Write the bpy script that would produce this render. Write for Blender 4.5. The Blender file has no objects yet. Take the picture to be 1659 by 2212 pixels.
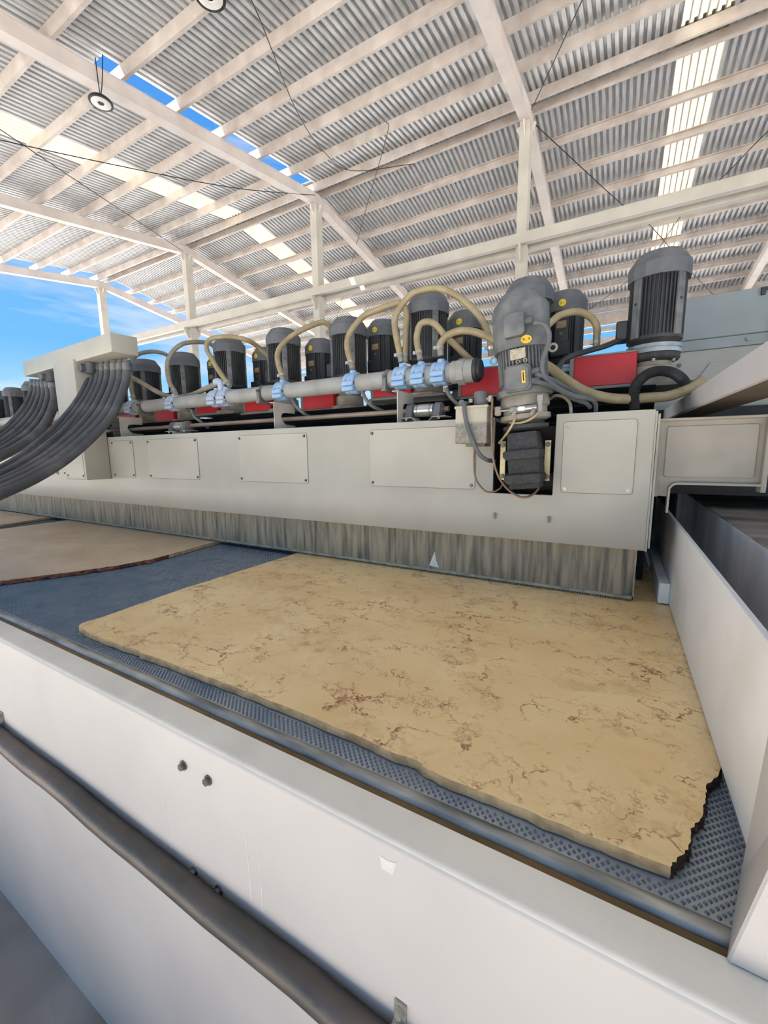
import bpy, bmesh, math, random
from mathutils import Vector, Matrix
random.seed(7)
S = bpy.context.scene
COL = S.collection
PI = math.pi

# ---------------------------------------------------------------- camera, sky, sun, exposure
# X runs along the machine, Y away from the camera, Z up (concrete floor at -0.395)
cam_d = bpy.data.cameras.new('camera')
cam = bpy.data.objects.new('camera', cam_d); COL.objects.link(cam)
right = Vector((0.86975273, 0.49333132, -0.01242563))
down = Vector((0.06153263, -0.13339715, -0.98915061))
fwd = Vector((-0.48963652, 0.85955187, -0.14637851))
cam.matrix_world = Matrix(((right.x, -down.x, -fwd.x, 0), (right.y, -down.y, -fwd.y, 0),
                           (right.z, -down.z, -fwd.z, 1.5), (0, 0, 0, 1)))
cam_d.sensor_fit = 'VERTICAL'; cam_d.sensor_height = 24.0
cam_d.lens = 885.457 / 2212 * 24.0
cam_d.clip_start = 0.02; cam_d.clip_end = 600
S.camera = cam
S.view_settings.view_transform = 'Standard'
S.view_settings.look = 'None'
S.view_settings.gamma = 1.0
S.view_settings.use_curve_mapping = False
S.view_settings.exposure = 0.0

def lin(r, g, b):
    f = lambda c: (c / 255 / 12.92) if c <= 10 else ((c / 255 + .055) / 1.055) ** 2.4
    return (f(r), f(g), f(b), 1.0)

W = bpy.data.worlds.new('sky'); S.world = W; W.use_nodes = True
wn = W.node_tree.nodes; wl = W.node_tree.links; wn.clear()
w_out = wn.new('ShaderNodeOutputWorld'); w_bg = wn.new('ShaderNodeBackground')
w_tc = wn.new('ShaderNodeTexCoord'); w_sep = wn.new('ShaderNodeSeparateXYZ')
w_r = wn.new('ShaderNodeValToRGB'); w_r.color_ramp.interpolation = 'EASE'
el = w_r.color_ramp.elements
el[0].position = 0.0; el[0].color = (.80, .93, 1.0, 1)
el[1].position = 1.0; el[1].color = (.06, .25, .74, 1)
for p, c in ((.10, (.40, .74, 1.0, 1)), (.22, (.19, .55, 1.0, 1)), (.45, (.10, .37, .92, 1))):
    e = el.new(p); e.color = c
w_n = wn.new('ShaderNodeTexNoise'); w_n.inputs['Scale'].default_value = 2.2; w_n.inputs['Detail'].default_value = 4
w_n.inputs['Roughness'].default_value = .62
w_map = wn.new('ShaderNodeMapping'); w_map.inputs['Scale'].default_value = (1.2, 1.2, 7.0)
w_cr = wn.new('ShaderNodeValToRGB'); w_cr.color_ramp.elements[0].position = .50; w_cr.color_ramp.elements[1].position = .74
w_cl = wn.new('ShaderNodeMix'); w_cl.data_type = 'RGBA'; w_cl.inputs['B'].default_value = (.92, .96, 1.0, 1)
w_mul = wn.new('ShaderNodeMath'); w_mul.operation = 'MULTIPLY'; w_mul.inputs[1].default_value = .7
wl.new(w_tc.outputs['Generated'], w_sep.inputs[0]); wl.new(w_sep.outputs['Z'], w_r.inputs[0])
wl.new(w_tc.outputs['Generated'], w_map.inputs['Vector']); wl.new(w_map.outputs[0], w_n.inputs['Vector'])
wl.new(w_n.outputs['Fac'], w_cr.inputs[0]); wl.new(w_cr.outputs[0], w_mul.inputs[0]); wl.new(w_mul.outputs[0], w_cl.inputs['Factor'])
wl.new(w_r.outputs[0], w_cl.inputs['A']); wl.new(w_cl.outputs['Result'], w_bg.inputs['Color'])
w_bg.inputs['Strength'].default_value = 1.0
wl.new(w_bg.outputs[0], w_out.inputs[0])
W.cycles.sampling_method = 'NONE'   # smooth sky: bounced rays find it well enough

sun_d = bpy.data.lights.new('sun', 'SUN'); sun = bpy.data.objects.new('sun', sun_d); COL.objects.link(sun)
sun_d.energy = 27.0; sun_d.angle = math.radians(.6); sun_d.color = (1.0, .97, .93)
sun.rotation_euler = Vector((-.42, -.30, .86)).to_track_quat('Z', 'Y').to_euler()

# ---------------------------------------------------------------- materials
MATS = {}
def mat(name, c1, c2=None, scale=6.0, rough=.5, metal=0.0, bump=0.0, bscale=40.0, stretch=(1, 1, 1), lo=.35, hi=.65,
        rough2=None, spec=.5, detail=2.5, coat=0.0):
    """paint / metal / rubber with a noise-driven wear colour"""
    m = bpy.data.materials.new(name); m.use_nodes = True
    n = m.node_tree.nodes; l = m.node_tree.links
    b = n['Principled BSDF']
    b.inputs['Roughness'].default_value = rough; b.inputs['Metallic'].default_value = metal
    b.inputs['Specular IOR Level'].default_value = spec; b.inputs['Coat Weight'].default_value = coat
    tc = n.new('ShaderNodeTexCoord'); mp = n.new('ShaderNodeMapping'); mp.inputs['Scale'].default_value = stretch
    l.new(tc.outputs['Object'], mp.inputs['Vector'])
    if c2 is None: c2 = tuple(x * .86 for x in c1[:3]) + (1,)
    nz = n.new('ShaderNodeTexNoise'); nz.inputs['Scale'].default_value = scale; nz.inputs['Detail'].default_value = detail
    nz.inputs['Roughness'].default_value = .6
    l.new(mp.outputs[0], nz.inputs['Vector'])
    cr = n.new('ShaderNodeValToRGB'); cr.color_ramp.elements[0].position = lo; cr.color_ramp.elements[1].position = hi
    cr.color_ramp.elements[0].color = c1; cr.color_ramp.elements[1].color = c2
    l.new(nz.outputs['Fac'], cr.inputs[0]); l.new(cr.outputs[0], b.inputs['Base Color'])
    if rough2 is not None:
        mr = n.new('ShaderNodeMapRange'); mr.inputs['From Min'].default_value = lo; mr.inputs['From Max'].default_value = hi
        mr.inputs['To Min'].default_value = rough; mr.inputs['To Max'].default_value = rough2
        l.new(nz.outputs['Fac'], mr.inputs['Value']); l.new(mr.outputs[0], b.inputs['Roughness'])
    if bump >= .2:
        nb = n.new('ShaderNodeTexNoise'); nb.inputs['Scale'].default_value = bscale; nb.inputs['Detail'].default_value = 3
        bp = n.new('ShaderNodeBump'); bp.inputs['Strength'].default_value = bump; bp.inputs['Distance'].default_value = .004
        l.new(tc.outputs['Object'], nb.inputs['Vector']); l.new(nb.outputs['Fac'], bp.inputs['Height'])
        l.new(bp.outputs[0], b.inputs['Normal'])
    MATS[name] = m
    return m

mat('bridge_paint', lin(176, 171, 157), lin(168, 163, 150), 3.0, .38, bump=.08, bscale=120)
mat('frame_paint', lin(190, 184, 177), lin(180, 174, 168), 2.2, .5, bump=.10, bscale=160)
mat('frame_paint_toplit', lin(242, 234, 217), lin(228, 221, 205), 5.0, .6, bump=.2, bscale=90)  # same paint as the frame front, lightened in place of light from above
mat('gate_paint', lin(240, 238, 235), lin(216, 211, 200), 2.6, .42, lo=.45, hi=.75, bump=.15, bscale=70)
mat('arm_paint', lin(176, 170, 157), lin(154, 147, 134), 4.0, .5, bump=.15, bscale=60)
mat('steel_cream', lin(218, 211, 207), lin(202, 194, 190), 1.6, .5)
mat('steel_beam', lin(202, 199, 190), lin(188, 185, 176), 1.6, .5)
mat('galvanised', lin(206, 208, 210), lin(184, 186, 188), 3.0, .42, metal=.15, stretch=(6, 1, 1))
mat('purlin_paint', lin(206, 198, 192), lin(182, 172, 164), 2.5, .5)
mat('cover_dark', lin(84, 87, 90), lin(104, 106, 107), 9.0, .62, bump=.1, bscale=90)
mat('motor_black', lin(46, 47, 48), lin(78, 78, 76), 7.0, .6, stretch=(1, 1, .35), lo=.45, hi=.8)
mat('motor_dusty', lin(86, 90, 92), lin(128, 128, 124), 10.0, .75, bump=.2, bscale=150, lo=.4, hi=.75)
mat('cast_black', lin(40, 41, 41), lin(58, 58, 57), 60.0, .7, bump=.3, bscale=260)
mat('gear_dark', lin(44, 46, 47), lin(62, 63, 63), 20.0, .7, bump=.25, bscale=220)
mat('zinc_ring', lin(186, 192, 190), lin(150, 152, 148), 12.0, .35, metal=.6)
mat('housing_beige', lin(150, 144, 130), lin(104, 98, 86), 8.0, .6)
mat('guard_red', lin(176, 22, 32), lin(156, 20, 28), 5.0, .42, bump=.05)
mat('guard_grey', lin(118, 120, 114), lin(98, 100, 96), 6.0, .5)
mat('pipe_grey', lin(158, 158, 154), lin(138, 138, 133), 7.0, .6, bump=.12, bscale=60)
mat('clamp_blue', lin(134, 170, 208), lin(160, 184, 208), 22.0, .55, lo=.4, hi=.7)
mat('clamp_pale', lin(158, 174, 198), lin(172, 180, 194), 22.0, .6)
mat('hose_beige', lin(160, 146, 112), lin(140, 126, 94), 14.0, .5)
mat('hose_grey', lin(150, 144, 130), lin(130, 122, 106), 14.0, .55)
mat('cable_hose', lin(72, 74, 80), lin(112, 112, 110), 5.0, .62, lo=.45, hi=.8, bump=.1)
mat('rubber_black', lin(34, 35, 37), lin(52, 53, 54), 12.0, .55)
mat('bellows_black', lin(20, 21, 23), lin(30, 31, 33), 10.0, .5)
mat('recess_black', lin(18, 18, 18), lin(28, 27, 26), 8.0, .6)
mat('shaft_rust', lin(152, 134, 118), lin(122, 104, 88), 12.0, .45, metal=.3, stretch=(.3, 1, 1))
mat('bright_steel', lin(196, 194, 186), lin(168, 164, 154), 20.0, .3, metal=.7)
mat('bolt_steel', lin(120, 116, 108), lin(92, 86, 78), 40.0, .38, metal=.6)
mat('bolt_zinc', lin(176, 172, 162), lin(140, 134, 122), 40.0, .35, metal=.6)
mat('bracket_paint', lin(192, 188, 176), lin(176, 170, 158), 6.0, .5)
mat('brass_bar', lin(214, 204, 164), lin(182, 166, 118), 14.0, .4, metal=.4)
mat('box_stain', lin(186, 178, 158), lin(160, 152, 132), 6.0, .5)
mat('tube_brown', lin(138, 108, 84), lin(112, 84, 66), 10.0, .4)
mat('tube_clear', lin(186, 170, 136), lin(168, 150, 116), 10.0, .35)
mat('fitting_grey', lin(150, 148, 140), lin(128, 126, 118), 20.0, .45)
mat('sticker_yellow', lin(232, 206, 40), lin(222, 194, 36), 20.0, .5)
mat('sticker_amber', lin(240, 190, 52), lin(228, 178, 46), 20.0, .5)
mat('ink_dark', lin(30, 30, 28), None, 20.0, .6)
mat('label_white', lin(226, 226, 222), None, 20.0, .5)
mat('nameplate', lin(158, 138, 100), lin(120, 96, 66), 40.0, .5)
mat('nameplate_steel', lin(196, 184, 160), lin(168, 152, 124), 60.0, .4, metal=.3)
mat('stainless', lin(236, 233, 232), lin(196, 193, 192), 5.0, .42, metal=.1, stretch=(1, 1, .5), bump=.12, bscale=60, rough2=.5)
mat('stainless_wet', lin(176, 166, 156), lin(116, 107, 98), 3.0, .3, metal=.1, stretch=(1, 3, 1), rough2=.45)
mat('rail_steel', lin(176, 174, 166), lin(108, 112, 112), 9.0, .3, metal=.4, stretch=(.6, 3, 3), rough2=.45)
mat('gutter_brown', lin(120, 94, 52), lin(88, 68, 38), 6.0, .5)
mat('drain_pipe_paint', lin(106, 94, 85), lin(74, 70, 65), 5.0, .42, metal=.25, bump=.25, bscale=70, stretch=(.8, 2, 2))
mat('enclosure_grey', lin(140, 148, 148), lin(128, 136, 136), 3.0, .4, bump=.06)
mat('enclosure_lower', lin(158, 158, 150), lin(146, 146, 138), 4.0, .45)
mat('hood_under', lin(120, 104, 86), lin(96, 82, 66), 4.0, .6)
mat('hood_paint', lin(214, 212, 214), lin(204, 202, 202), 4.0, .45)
mat('skirt_edge', lin(176, 170, 152), lin(140, 136, 122), 30.0, .5)
mat('concrete', lin(150, 145, 140), lin(104, 100, 98), 2.2, .22, rough2=.6, lo=.3, hi=.7, bump=.1, bscale=25)
mat('ground_sand', lin(206, 199, 190), lin(190, 183, 174), .6, .9)
mat('scar_pale', lin(206, 200, 196), lin(196, 190, 186), 40.0, .6)
mat('seam_shadow_dark', lin(128, 122, 110), None, 10.0, .7)  # colour of the painted-in shadow line round access panels
mat('lamp_black', lin(24, 24, 25), None, 10.0, .4)
mat('lamp_lens', lin(222, 222, 218), None, 10.0, .3)
mat('wire_black', lin(34, 33, 32), None, 10.0, .5)
mat('wire_steel', lin(96, 92, 88), None, 10.0, .5)

def skylight_mat():
    m = bpy.data.materials.new('skylight'); m.use_nodes = True; n = m.node_tree.nodes; l = m.node_tree.links; n.clear()
    o = n.new('ShaderNodeOutputMaterial'); mx = n.new('ShaderNodeMixShader'); t = n.new('ShaderNodeBsdfTranslucent')
    d = n.new('ShaderNodeBsdfDiffuse'); tc = n.new('ShaderNodeTexCoord'); nz = n.new('ShaderNodeTexNoise')
    nz.inputs['Scale'].default_value = 3.0; nz.inputs['Detail'].default_value = 6
    cr = n.new('ShaderNodeValToRGB'); cr.color_ramp.elements[0].position = .35; cr.color_ramp.elements[1].position = .72
    cr.color_ramp.elements[0].color = (.72, .71, .64, 1); cr.color_ramp.elements[1].color = (.62, .58, .48, 1)
    l.new(tc.outputs['Object'], nz.inputs['Vector']); l.new(nz.outputs['Fac'], cr.inputs[0])
    l.new(cr.outputs[0], t.inputs['Color']); d.inputs['Color'].default_value = lin(226, 220, 196)
    mx.inputs[0].default_value = .35
    l.new(t.outputs[0], mx.inputs[1]); l.new(d.outputs[0], mx.inputs[2]); l.new(mx.outputs[0], o.inputs[0])
    MATS['skylight'] = m
skylight_mat()

def marble_mat(name, base, base2, vein, density, wet):
    m = bpy.data.materials.new(name); m.use_nodes = True; n = m.node_tree.nodes; l = m.node_tree.links
    b = n['Principled BSDF']; tc = n.new('ShaderNodeTexCoord')
    def noise(sc, det, rg=.6):
        det = min(det, 4)
        q = n.new('ShaderNodeTexNoise'); q.inputs['Scale'].default_value = sc; q.inputs['Detail'].default_value = det
        q.inputs['Roughness'].default_value = rg; return q
    def ramp(src, a, c, v0=0.0, v1=1.0):
        q = n.new('ShaderNodeMapRange'); q.inputs['From Min'].default_value = a; q.inputs['From Max'].default_value = c
        q.inputs['To Min'].default_value = v0; q.inputs['To Max'].default_value = v1; l.new(src, q.inputs['Value']); return q.outputs[0]
    def math_(op, a, c):
        q = n.new('ShaderNodeMath'); q.operation = op
        for i, s in enumerate((a, c)):
            if isinstance(s, (int, float)): q.inputs[i].default_value = s
            else: l.new(s, q.inputs[i])
        return q.outputs[0]
    def mix(f, a, c):
        q = n.new('ShaderNodeMix'); q.data_type = 'RGBA'; l.new(f, q.inputs['Factor'])
        for k, s in (('A', a), ('B', c)):
            if isinstance(s, tuple): q.inputs[k].default_value = s
            else: l.new(s, q.inputs[k])
        return q.outputs['Result']
    P = tc.outputs['Object']
    n1 = noise(2.6, 5); l.new(P, n1.inputs['Vector'])
    c = mix(ramp(n1.outputs['Fac'], .38, .66), base, base2)
    # crinkled stylolite veins: cell borders of a heavily warped Voronoi, shown only inside noisy patches
    wv = noise(9.0, 6, .7); l.new(P, wv.inputs['Vector'])
    sub = n.new('ShaderNodeVectorMath'); sub.operation = 'SUBTRACT'; sub.inputs[1].default_value = (.5, .5, .5)
    l.new(wv.outputs['Color'], sub.inputs[0])
    scl = n.new('ShaderNodeVectorMath'); scl.operation = 'SCALE'; scl.inputs['Scale'].default_value = .16; l.new(sub.outputs[0], scl.inputs[0])
    add = n.new('ShaderNodeVectorMath'); l.new(P, add.inputs[0]); l.new(scl.outputs[0], add.inputs[1])
    rot = n.new('ShaderNodeMapping'); rot.inputs['Rotation'].default_value = (0, 0, .5); rot.inputs['Scale'].default_value = (1.0, 1.9, 1.0)
    l.new(add.outputs[0], rot.inputs['Vector'])
    fac = None
    for sc, wd, mk, msc in ((6.5, .034, .455, 3.2), (15.0, .056, .50, 4.2), (3.2, .014, .46, 2.0)):
        v = n.new('ShaderNodeTexVoronoi'); v.feature = 'DISTANCE_TO_EDGE'; v.inputs['Scale'].default_value = sc
        l.new(rot.outputs[0], v.inputs['Vector'])
        line = ramp(v.outputs['Distance'], 0.0, wd, 1.0, 0.0)
        mn = noise(msc, 4); l.new(rot.outputs[0], mn.inputs['Vector'])
        f = math_('MULTIPLY', line, ramp(mn.outputs['Fac'], mk, mk + .12))
        fac = f if fac is None else math_('MAXIMUM', fac, f)
    br = noise(16.0, 4); l.new(P, br.inputs['Vector'])
    fac = math_('MULTIPLY', fac, ramp(br.outputs['Fac'], .42, .58, .06, 1.0))
    fac = math_('MULTIPLY', fac, density)
    # ochre clouds and rusty freckles
    oc = noise(4.5, 6, .65); l.new(rot.outputs[0], oc.inputs['Vector'])
    c = mix(math_('MULTIPLY', ramp(oc.outputs['Fac'], .56, .74), .5), c, lin(186, 146, 86))
    fr = noise(26.0, 4, .7); l.new(rot.outputs[0], fr.inputs['Vector'])
    c = mix(math_('MULTIPLY', math_('MULTIPLY', ramp(fr.outputs['Fac'], .60, .70), ramp(oc.outputs['Fac'], .46, .60)), density * .8), c, lin(158, 84, 40))
    c = mix(fac, c, vein)
    l.new(c, b.inputs['Base Color'])
    wn_ = noise(5.0, 3); l.new(P, wn_.inputs['Vector'])
    l.new(ramp(wn_.outputs['Fac'], .35, .65, wet, wet + .22), b.inputs['Roughness'])
    bn = noise(90.0, 3); l.new(P, bn.inputs['Vector'])
    bp = n.new('ShaderNodeBump'); bp.inputs['Strength'].default_value = .05; bp.inputs['Distance'].default_value = .002
    l.new(bn.outputs['Fac'], bp.inputs['Height']); l.new(bp.outputs[0], b.inputs['Normal'])
    MATS[name] = m
marble_mat('marble_beige', lin(249, 219, 162), lin(237, 202, 144), lin(136, 58, 18), 1.0, .2)
marble_mat('marble_pale', lin(212, 190, 160), lin(194, 170, 138), lin(140, 104, 76), .3, .35)
mat('stone_edge', lin(206, 174, 128), lin(166, 136, 98), 30.0, .7, bump=.5, bscale=120)
mat('stone_broken', lin(92, 44, 30), lin(150, 96, 70), 34.0, .75, bump=.7, bscale=90)
mat('stone_broken_dark', lin(46, 30, 22), lin(72, 46, 32), 34.0, .75, bump=.7, bscale=90)
mat('belt_base', lin(176, 176, 172), lin(146, 150, 152), 8.0, .22, rough2=.4)
mat('belt_stud_blue', lin(96, 116, 134), lin(118, 132, 142), 12.0, .35)

def skirt_mat():
    m = mat('skirt', lin(164, 152, 128), lin(70, 70, 68), 5.0, .5, stretch=(7, 1, .55), lo=.40, hi=.70, detail=8, bump=.1)
skirt_mat()

def tank_mat():
    m = mat('oil_tank_plastic', lin(186, 178, 158), lin(168, 160, 140), 6.0, .45)
    n = m.node_tree.nodes; l = m.node_tree.links; b = n['Principled BSDF']
    tc = n['Texture Coordinate']; sp = n.new('ShaderNodeSeparateXYZ'); l.new(tc.outputs['Object'], sp.inputs[0])
    nz = n.new('ShaderNodeTexNoise'); nz.inputs['Scale'].default_value = 90; nz.inputs['Detail'].default_value = 4
    l.new(tc.outputs['Object'], nz.inputs['Vector'])
    # dark oil standing in the lower half of the tank
    mr = n.new('ShaderNodeMapRange'); mr.inputs['From Min'].default_value = 1.618; mr.inputs['From Max'].default_value = 1.604
    l.new(sp.outputs['Z'], mr.inputs['Value'])
    oil = n.new('ShaderNodeValToRGB'); oil.color_ramp.elements[0].color = lin(112, 109, 101); oil.color_ramp.elements[1].color = lin(134, 130, 120)
    oil.color_ramp.elements[0].position = .4; oil.color_ramp.elements[1].position = .62
    l.new(nz.outputs['Fac'], oil.inputs[0])
    mx = n.new('ShaderNodeMix'); mx.data_type = 'RGBA'; l.new(mr.outputs[0], mx.inputs['Factor'])
    cr = [x for x in n if x.type == 'VALTORGB' and x is not oil][0]
    l.new(cr.outputs[0], mx.inputs['A']); l.new(oil.outputs[0], mx.inputs['B']); l.new(mx.outputs['Result'], b.inputs['Base Color'])
tank_mat()

# ---------------------------------------------------------------- mesh helpers
class B:
    """collects vertices and faces of ONE part"""
    def __init__(s): s.v = []; s.f = []
    def add(s, vs, fs):
        o = len(s.v); s.v += [tuple(p) for p in vs]; s.f += [tuple(i + o for i in f) for f in fs]; return s
    def box(s, x0, x1, y0, y1, z0, z1):
        return s.add([(x0, y0, z0), (x1, y0, z0), (x1, y1, z0), (x0, y1, z0), (x0, y0, z1), (x1, y0, z1), (x1, y1, z1), (x0, y1, z1)],
                     [(0, 3, 2, 1), (4, 5, 6, 7), (0, 1, 5, 4), (1, 2, 6, 5), (2, 3, 7, 6), (3, 0, 4, 7)])
    def prism(s, poly, axis, a, b):
        """poly: 2-D outline in the plane across axis (x: (y,z), y: (x,z), z: (x,y))"""
        n = len(poly)
        def P(q, t): return (t, q[0], q[1]) if axis == 'x' else (q[0], t, q[1]) if axis == 'y' else (q[0], q[1], t)
        vs = [P(q, a) for q in poly] + [P(q, b) for q in poly]
        return s.add(vs, [tuple(range(n))[::-1], tuple(range(n, 2 * n))] + [(i, (i + 1) % n, n + (i + 1) % n, n + i) for i in range(n)])
    def lathe(s, prof, c=(0, 0, 0), n=24, axis='z', ph=0.0):
        vs = []; fs = []
        for r, h in prof:
            for k in range(n):
                a = 2 * PI * k / n + ph; u, w = r * math.cos(a), r * math.sin(a)
                p = (u, w, h) if axis == 'z' else (h, u, w) if axis == 'x' else (u, h, w)
                vs.append((p[0] + c[0], p[1] + c[1], p[2] + c[2]))
        for i in range(len(prof) - 1):
            for k in range(n):
                fs.append((i * n + k, i * n + (k + 1) % n, (i + 1) * n + (k + 1) % n, (i + 1) * n + k))
        fs.append(tuple(range(n))[::-1]); fs.append(tuple(range((len(prof) - 1) * n, len(prof) * n)))
        return s.add(vs, fs)
    def cyl(s, p0, p1, r0, r1=None, n=12):
        return s.tube([p0, p1], r0, n, r_end=r1)
    def tube(s, pts, r, n=10, r_end=None, ripple=0.0, closed_ends=True):
        pts = [Vector(p) for p in pts]; m = len(pts); vs = []; fs = []
        T = []
        for i in range(m):
            t = (pts[min(i + 1, m - 1)] - pts[max(i - 1, 0)]); T.append(t.normalized())
        up = Vector((0, 0, 1)) if abs(T[0].z) < .9 else Vector((0, 1, 0))
        N = (up - T[0] * up.dot(T[0])).normalized()
        for i in range(m):
            N = (N - T[i] * N.dot(T[i])).normalized(); Bv = T[i].cross(N)
            rr = r if r_end is None else r + (r_end - r) * i / (m - 1)
            if ripple: rr *= 1 + ripple * (1 if i % 2 else -1)
            for k in range(n):
                a = 2 * PI * k / n
                vs.append(pts[i] + N * (rr * math.cos(a)) + Bv * (rr * math.sin(a)))
        for i in range(m - 1):
            for k in range(n):
                fs.append((i * n + k, i * n + (k + 1) % n, (i + 1) * n + (k + 1) % n, (i + 1) * n + k))
        if closed_ends: fs.append(tuple(range(n))[::-1]); fs.append(tuple(range((m - 1) * n, m * n)))
        return s.add(vs, fs)
    def torus(s, c, R, r, axis='y', n=18, k=8):
        pts = []
        for i in range(n + 1):
            a = 2 * PI * i / n; u, w = R * math.cos(a), R * math.sin(a)
            pts.append((c[0] + u, c[1], c[2] + w) if axis == 'y' else (c[0], c[1] + u, c[2] + w) if axis == 'x' else (c[0] + u, c[1] + w, c[2]))
        return s.tube(pts, r, k)
    def hexbolt(s, c, r, h, axis='y', sgn=-1):
        ax = {'x': Vector((1, 0, 0)), 'y': Vector((0, 1, 0)), 'z': Vector((0, 0, 1))}[axis] * sgn
        c = Vector(c)
        s.tube([c, c + ax * h * .3], r * 1.35, 14)
        return s.tube([c + ax * h * .3, c + ax * h], r, 6)

def smooth_path(ctrl, sub=8):
    """Catmull-Rom through the control points"""
    P = [Vector(p) for p in ctrl]; P = [P[0] * 2 - P[1]] + P + [P[-1] * 2 - P[-2]]; out = []
    for i in range(1, len(P) - 2):
        for j in range(sub):
            t = j / sub
            out.append(.5 * ((2 * P[i]) + (P[i + 1] - P[i - 1]) * t + (2 * P[i - 1] - 5 * P[i] + 4 * P[i + 1] - P[i + 2]) * t * t
                             + (3 * P[i] - P[i - 1] - 3 * P[i + 1] + P[i + 2]) * t ** 3))
    out.append(P[-2]); return out

def obj(name, b, material, parent=None, smooth=35, bevel=0.0, seg=1, loc=None, rot=None):
    me = bpy.data.meshes.new(name); me.from_pydata(b.v, [], b.f); me.update()
    if bevel:
        bm = bmesh.new(); bm.from_mesh(me)
        es = [e for e in bm.edges if len(e.link_faces) == 2 and e.calc_face_angle(0) > .5]
        bmesh.ops.bevel(bm, geom=es, offset=bevel, segments=seg, affect='EDGES', profile=.5)
        bm.to_mesh(me); bm.free()
    if smooth:
        me.polygons.foreach_set('use_smooth', [True] * len(me.polygons)); me.set_sharp_from_angle(angle=math.radians(smooth))
    me.materials.append(MATS[material])
    o = bpy.data.objects.new(name, me); COL.objects.link(o)
    if parent is not None: o.parent = parent
    if loc: o.location = loc
    if rot: o.rotation_euler = rot
    return o
def tag(o, label=None, cat=None, group=None, kind=None):
    if label: o['label'] = label
    if cat: o['category'] = cat
    if group: o['group'] = group
    if kind: o['kind'] = kind
    return o
def empty(name, loc=(0, 0, 0), rz=0.0):
    o = bpy.data.objects.new(name, None); COL.objects.link(o); o.location = loc; o.rotation_euler = (0, 0, rz); o.empty_display_size = .05
    return o
def thing(name, label, cat, loc=(0, 0, 0), rz=0.0, group=None, kind=None):
    return tag(empty(name, loc, rz), label, cat, group, kind)
def dup(o, parent=None):
    c = o.copy(); COL.objects.link(c); c.parent = parent
    for ch in list(o.children): dup(ch, c)
    return c
def share(name, src, parent, loc, rot=None):
    o = bpy.data.objects.new(name, src.data); COL.objects.link(o); o.parent = parent; o.location = loc
    if rot: o.rotation_euler = rot
    return o
def text(name, body, size, material, parent, loc, rot):
    cu = bpy.data.curves.new(name, 'FONT'); cu.body = body; cu.size = size; cu.align_x = 'CENTER'; cu.align_y = 'CENTER'; cu.extrude = .0003
    tmp = bpy.data.objects.new('tmp', cu); COL.objects.link(tmp)
    me = bpy.data.meshes.new_from_object(tmp.evaluated_get(bpy.context.evaluated_depsgraph_get()))
    bpy.data.objects.remove(tmp); bpy.data.curves.remove(cu)
    me.materials.clear(); me.materials.append(MATS[material])
    o = bpy.data.objects.new(name, me); COL.objects.link(o); o.parent = parent; o.location = loc; o.rotation_euler = rot
    return o

# ---------------------------------------------------------------- ground, floor
FZ = -0.395
o = obj('floor', B().box(-26, 14, -1.6, 22, FZ - .2, FZ), 'concrete', smooth=0)
tag(o, 'wet grey concrete floor under the shed', 'floor', kind='structure')
o = obj('ground', B().box(-160, 120, -160, 160, FZ - .5, FZ - .06), 'ground_sand', smooth=0)
tag(o, 'pale sandy yard around the open shed', 'ground', kind='structure')

# ---------------------------------------------------------------- roof shed
RS = .155                       # roof slope
RIDGE = 10.0
Y_NEAR, Y_FAR = -3.0, 20.2
def zr(y, base): return base - RS * abs(y - RIDGE)
frames_x = (-19.0, -13.43, -7.76, -2.126, 3.50, 9.13)
frame_lab = ('far left end', 'second from the left end, at the left skylight', 'beside the open strip in the roof',
             'right of centre, behind the hooded motor', 'at the right edge of the view', 'beyond the right edge')
def rafter_mesh(sgn):
    b = B(); L = (RIDGE - Y_NEAR) if sgn < 0 else (Y_FAR - RIDGE)
    prof = [(-.10, 0), (.10, 0), (.10, .012), (.085, .012), (.085, .238), (.10, .238), (.10, .25), (-.10, .25), (-.10, .238), (-.085, .238), (-.085, .012), (-.10, .012)]
    n = len(prof); vs = []
    for t in (0, L):
        for x, z in prof: vs.append((x, sgn * t, 8.30 - RS * t + z))
    fs = [tuple(range(n)), tuple(range(n, 2 * n))[::-1]] + [(i, n + i, n + (i + 1) % n, (i + 1) % n) for i in range(n)]
    if sgn < 0: fs = [f[::-1] for f in fs]
    return b.add(vs, fs)
proto = None
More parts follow.
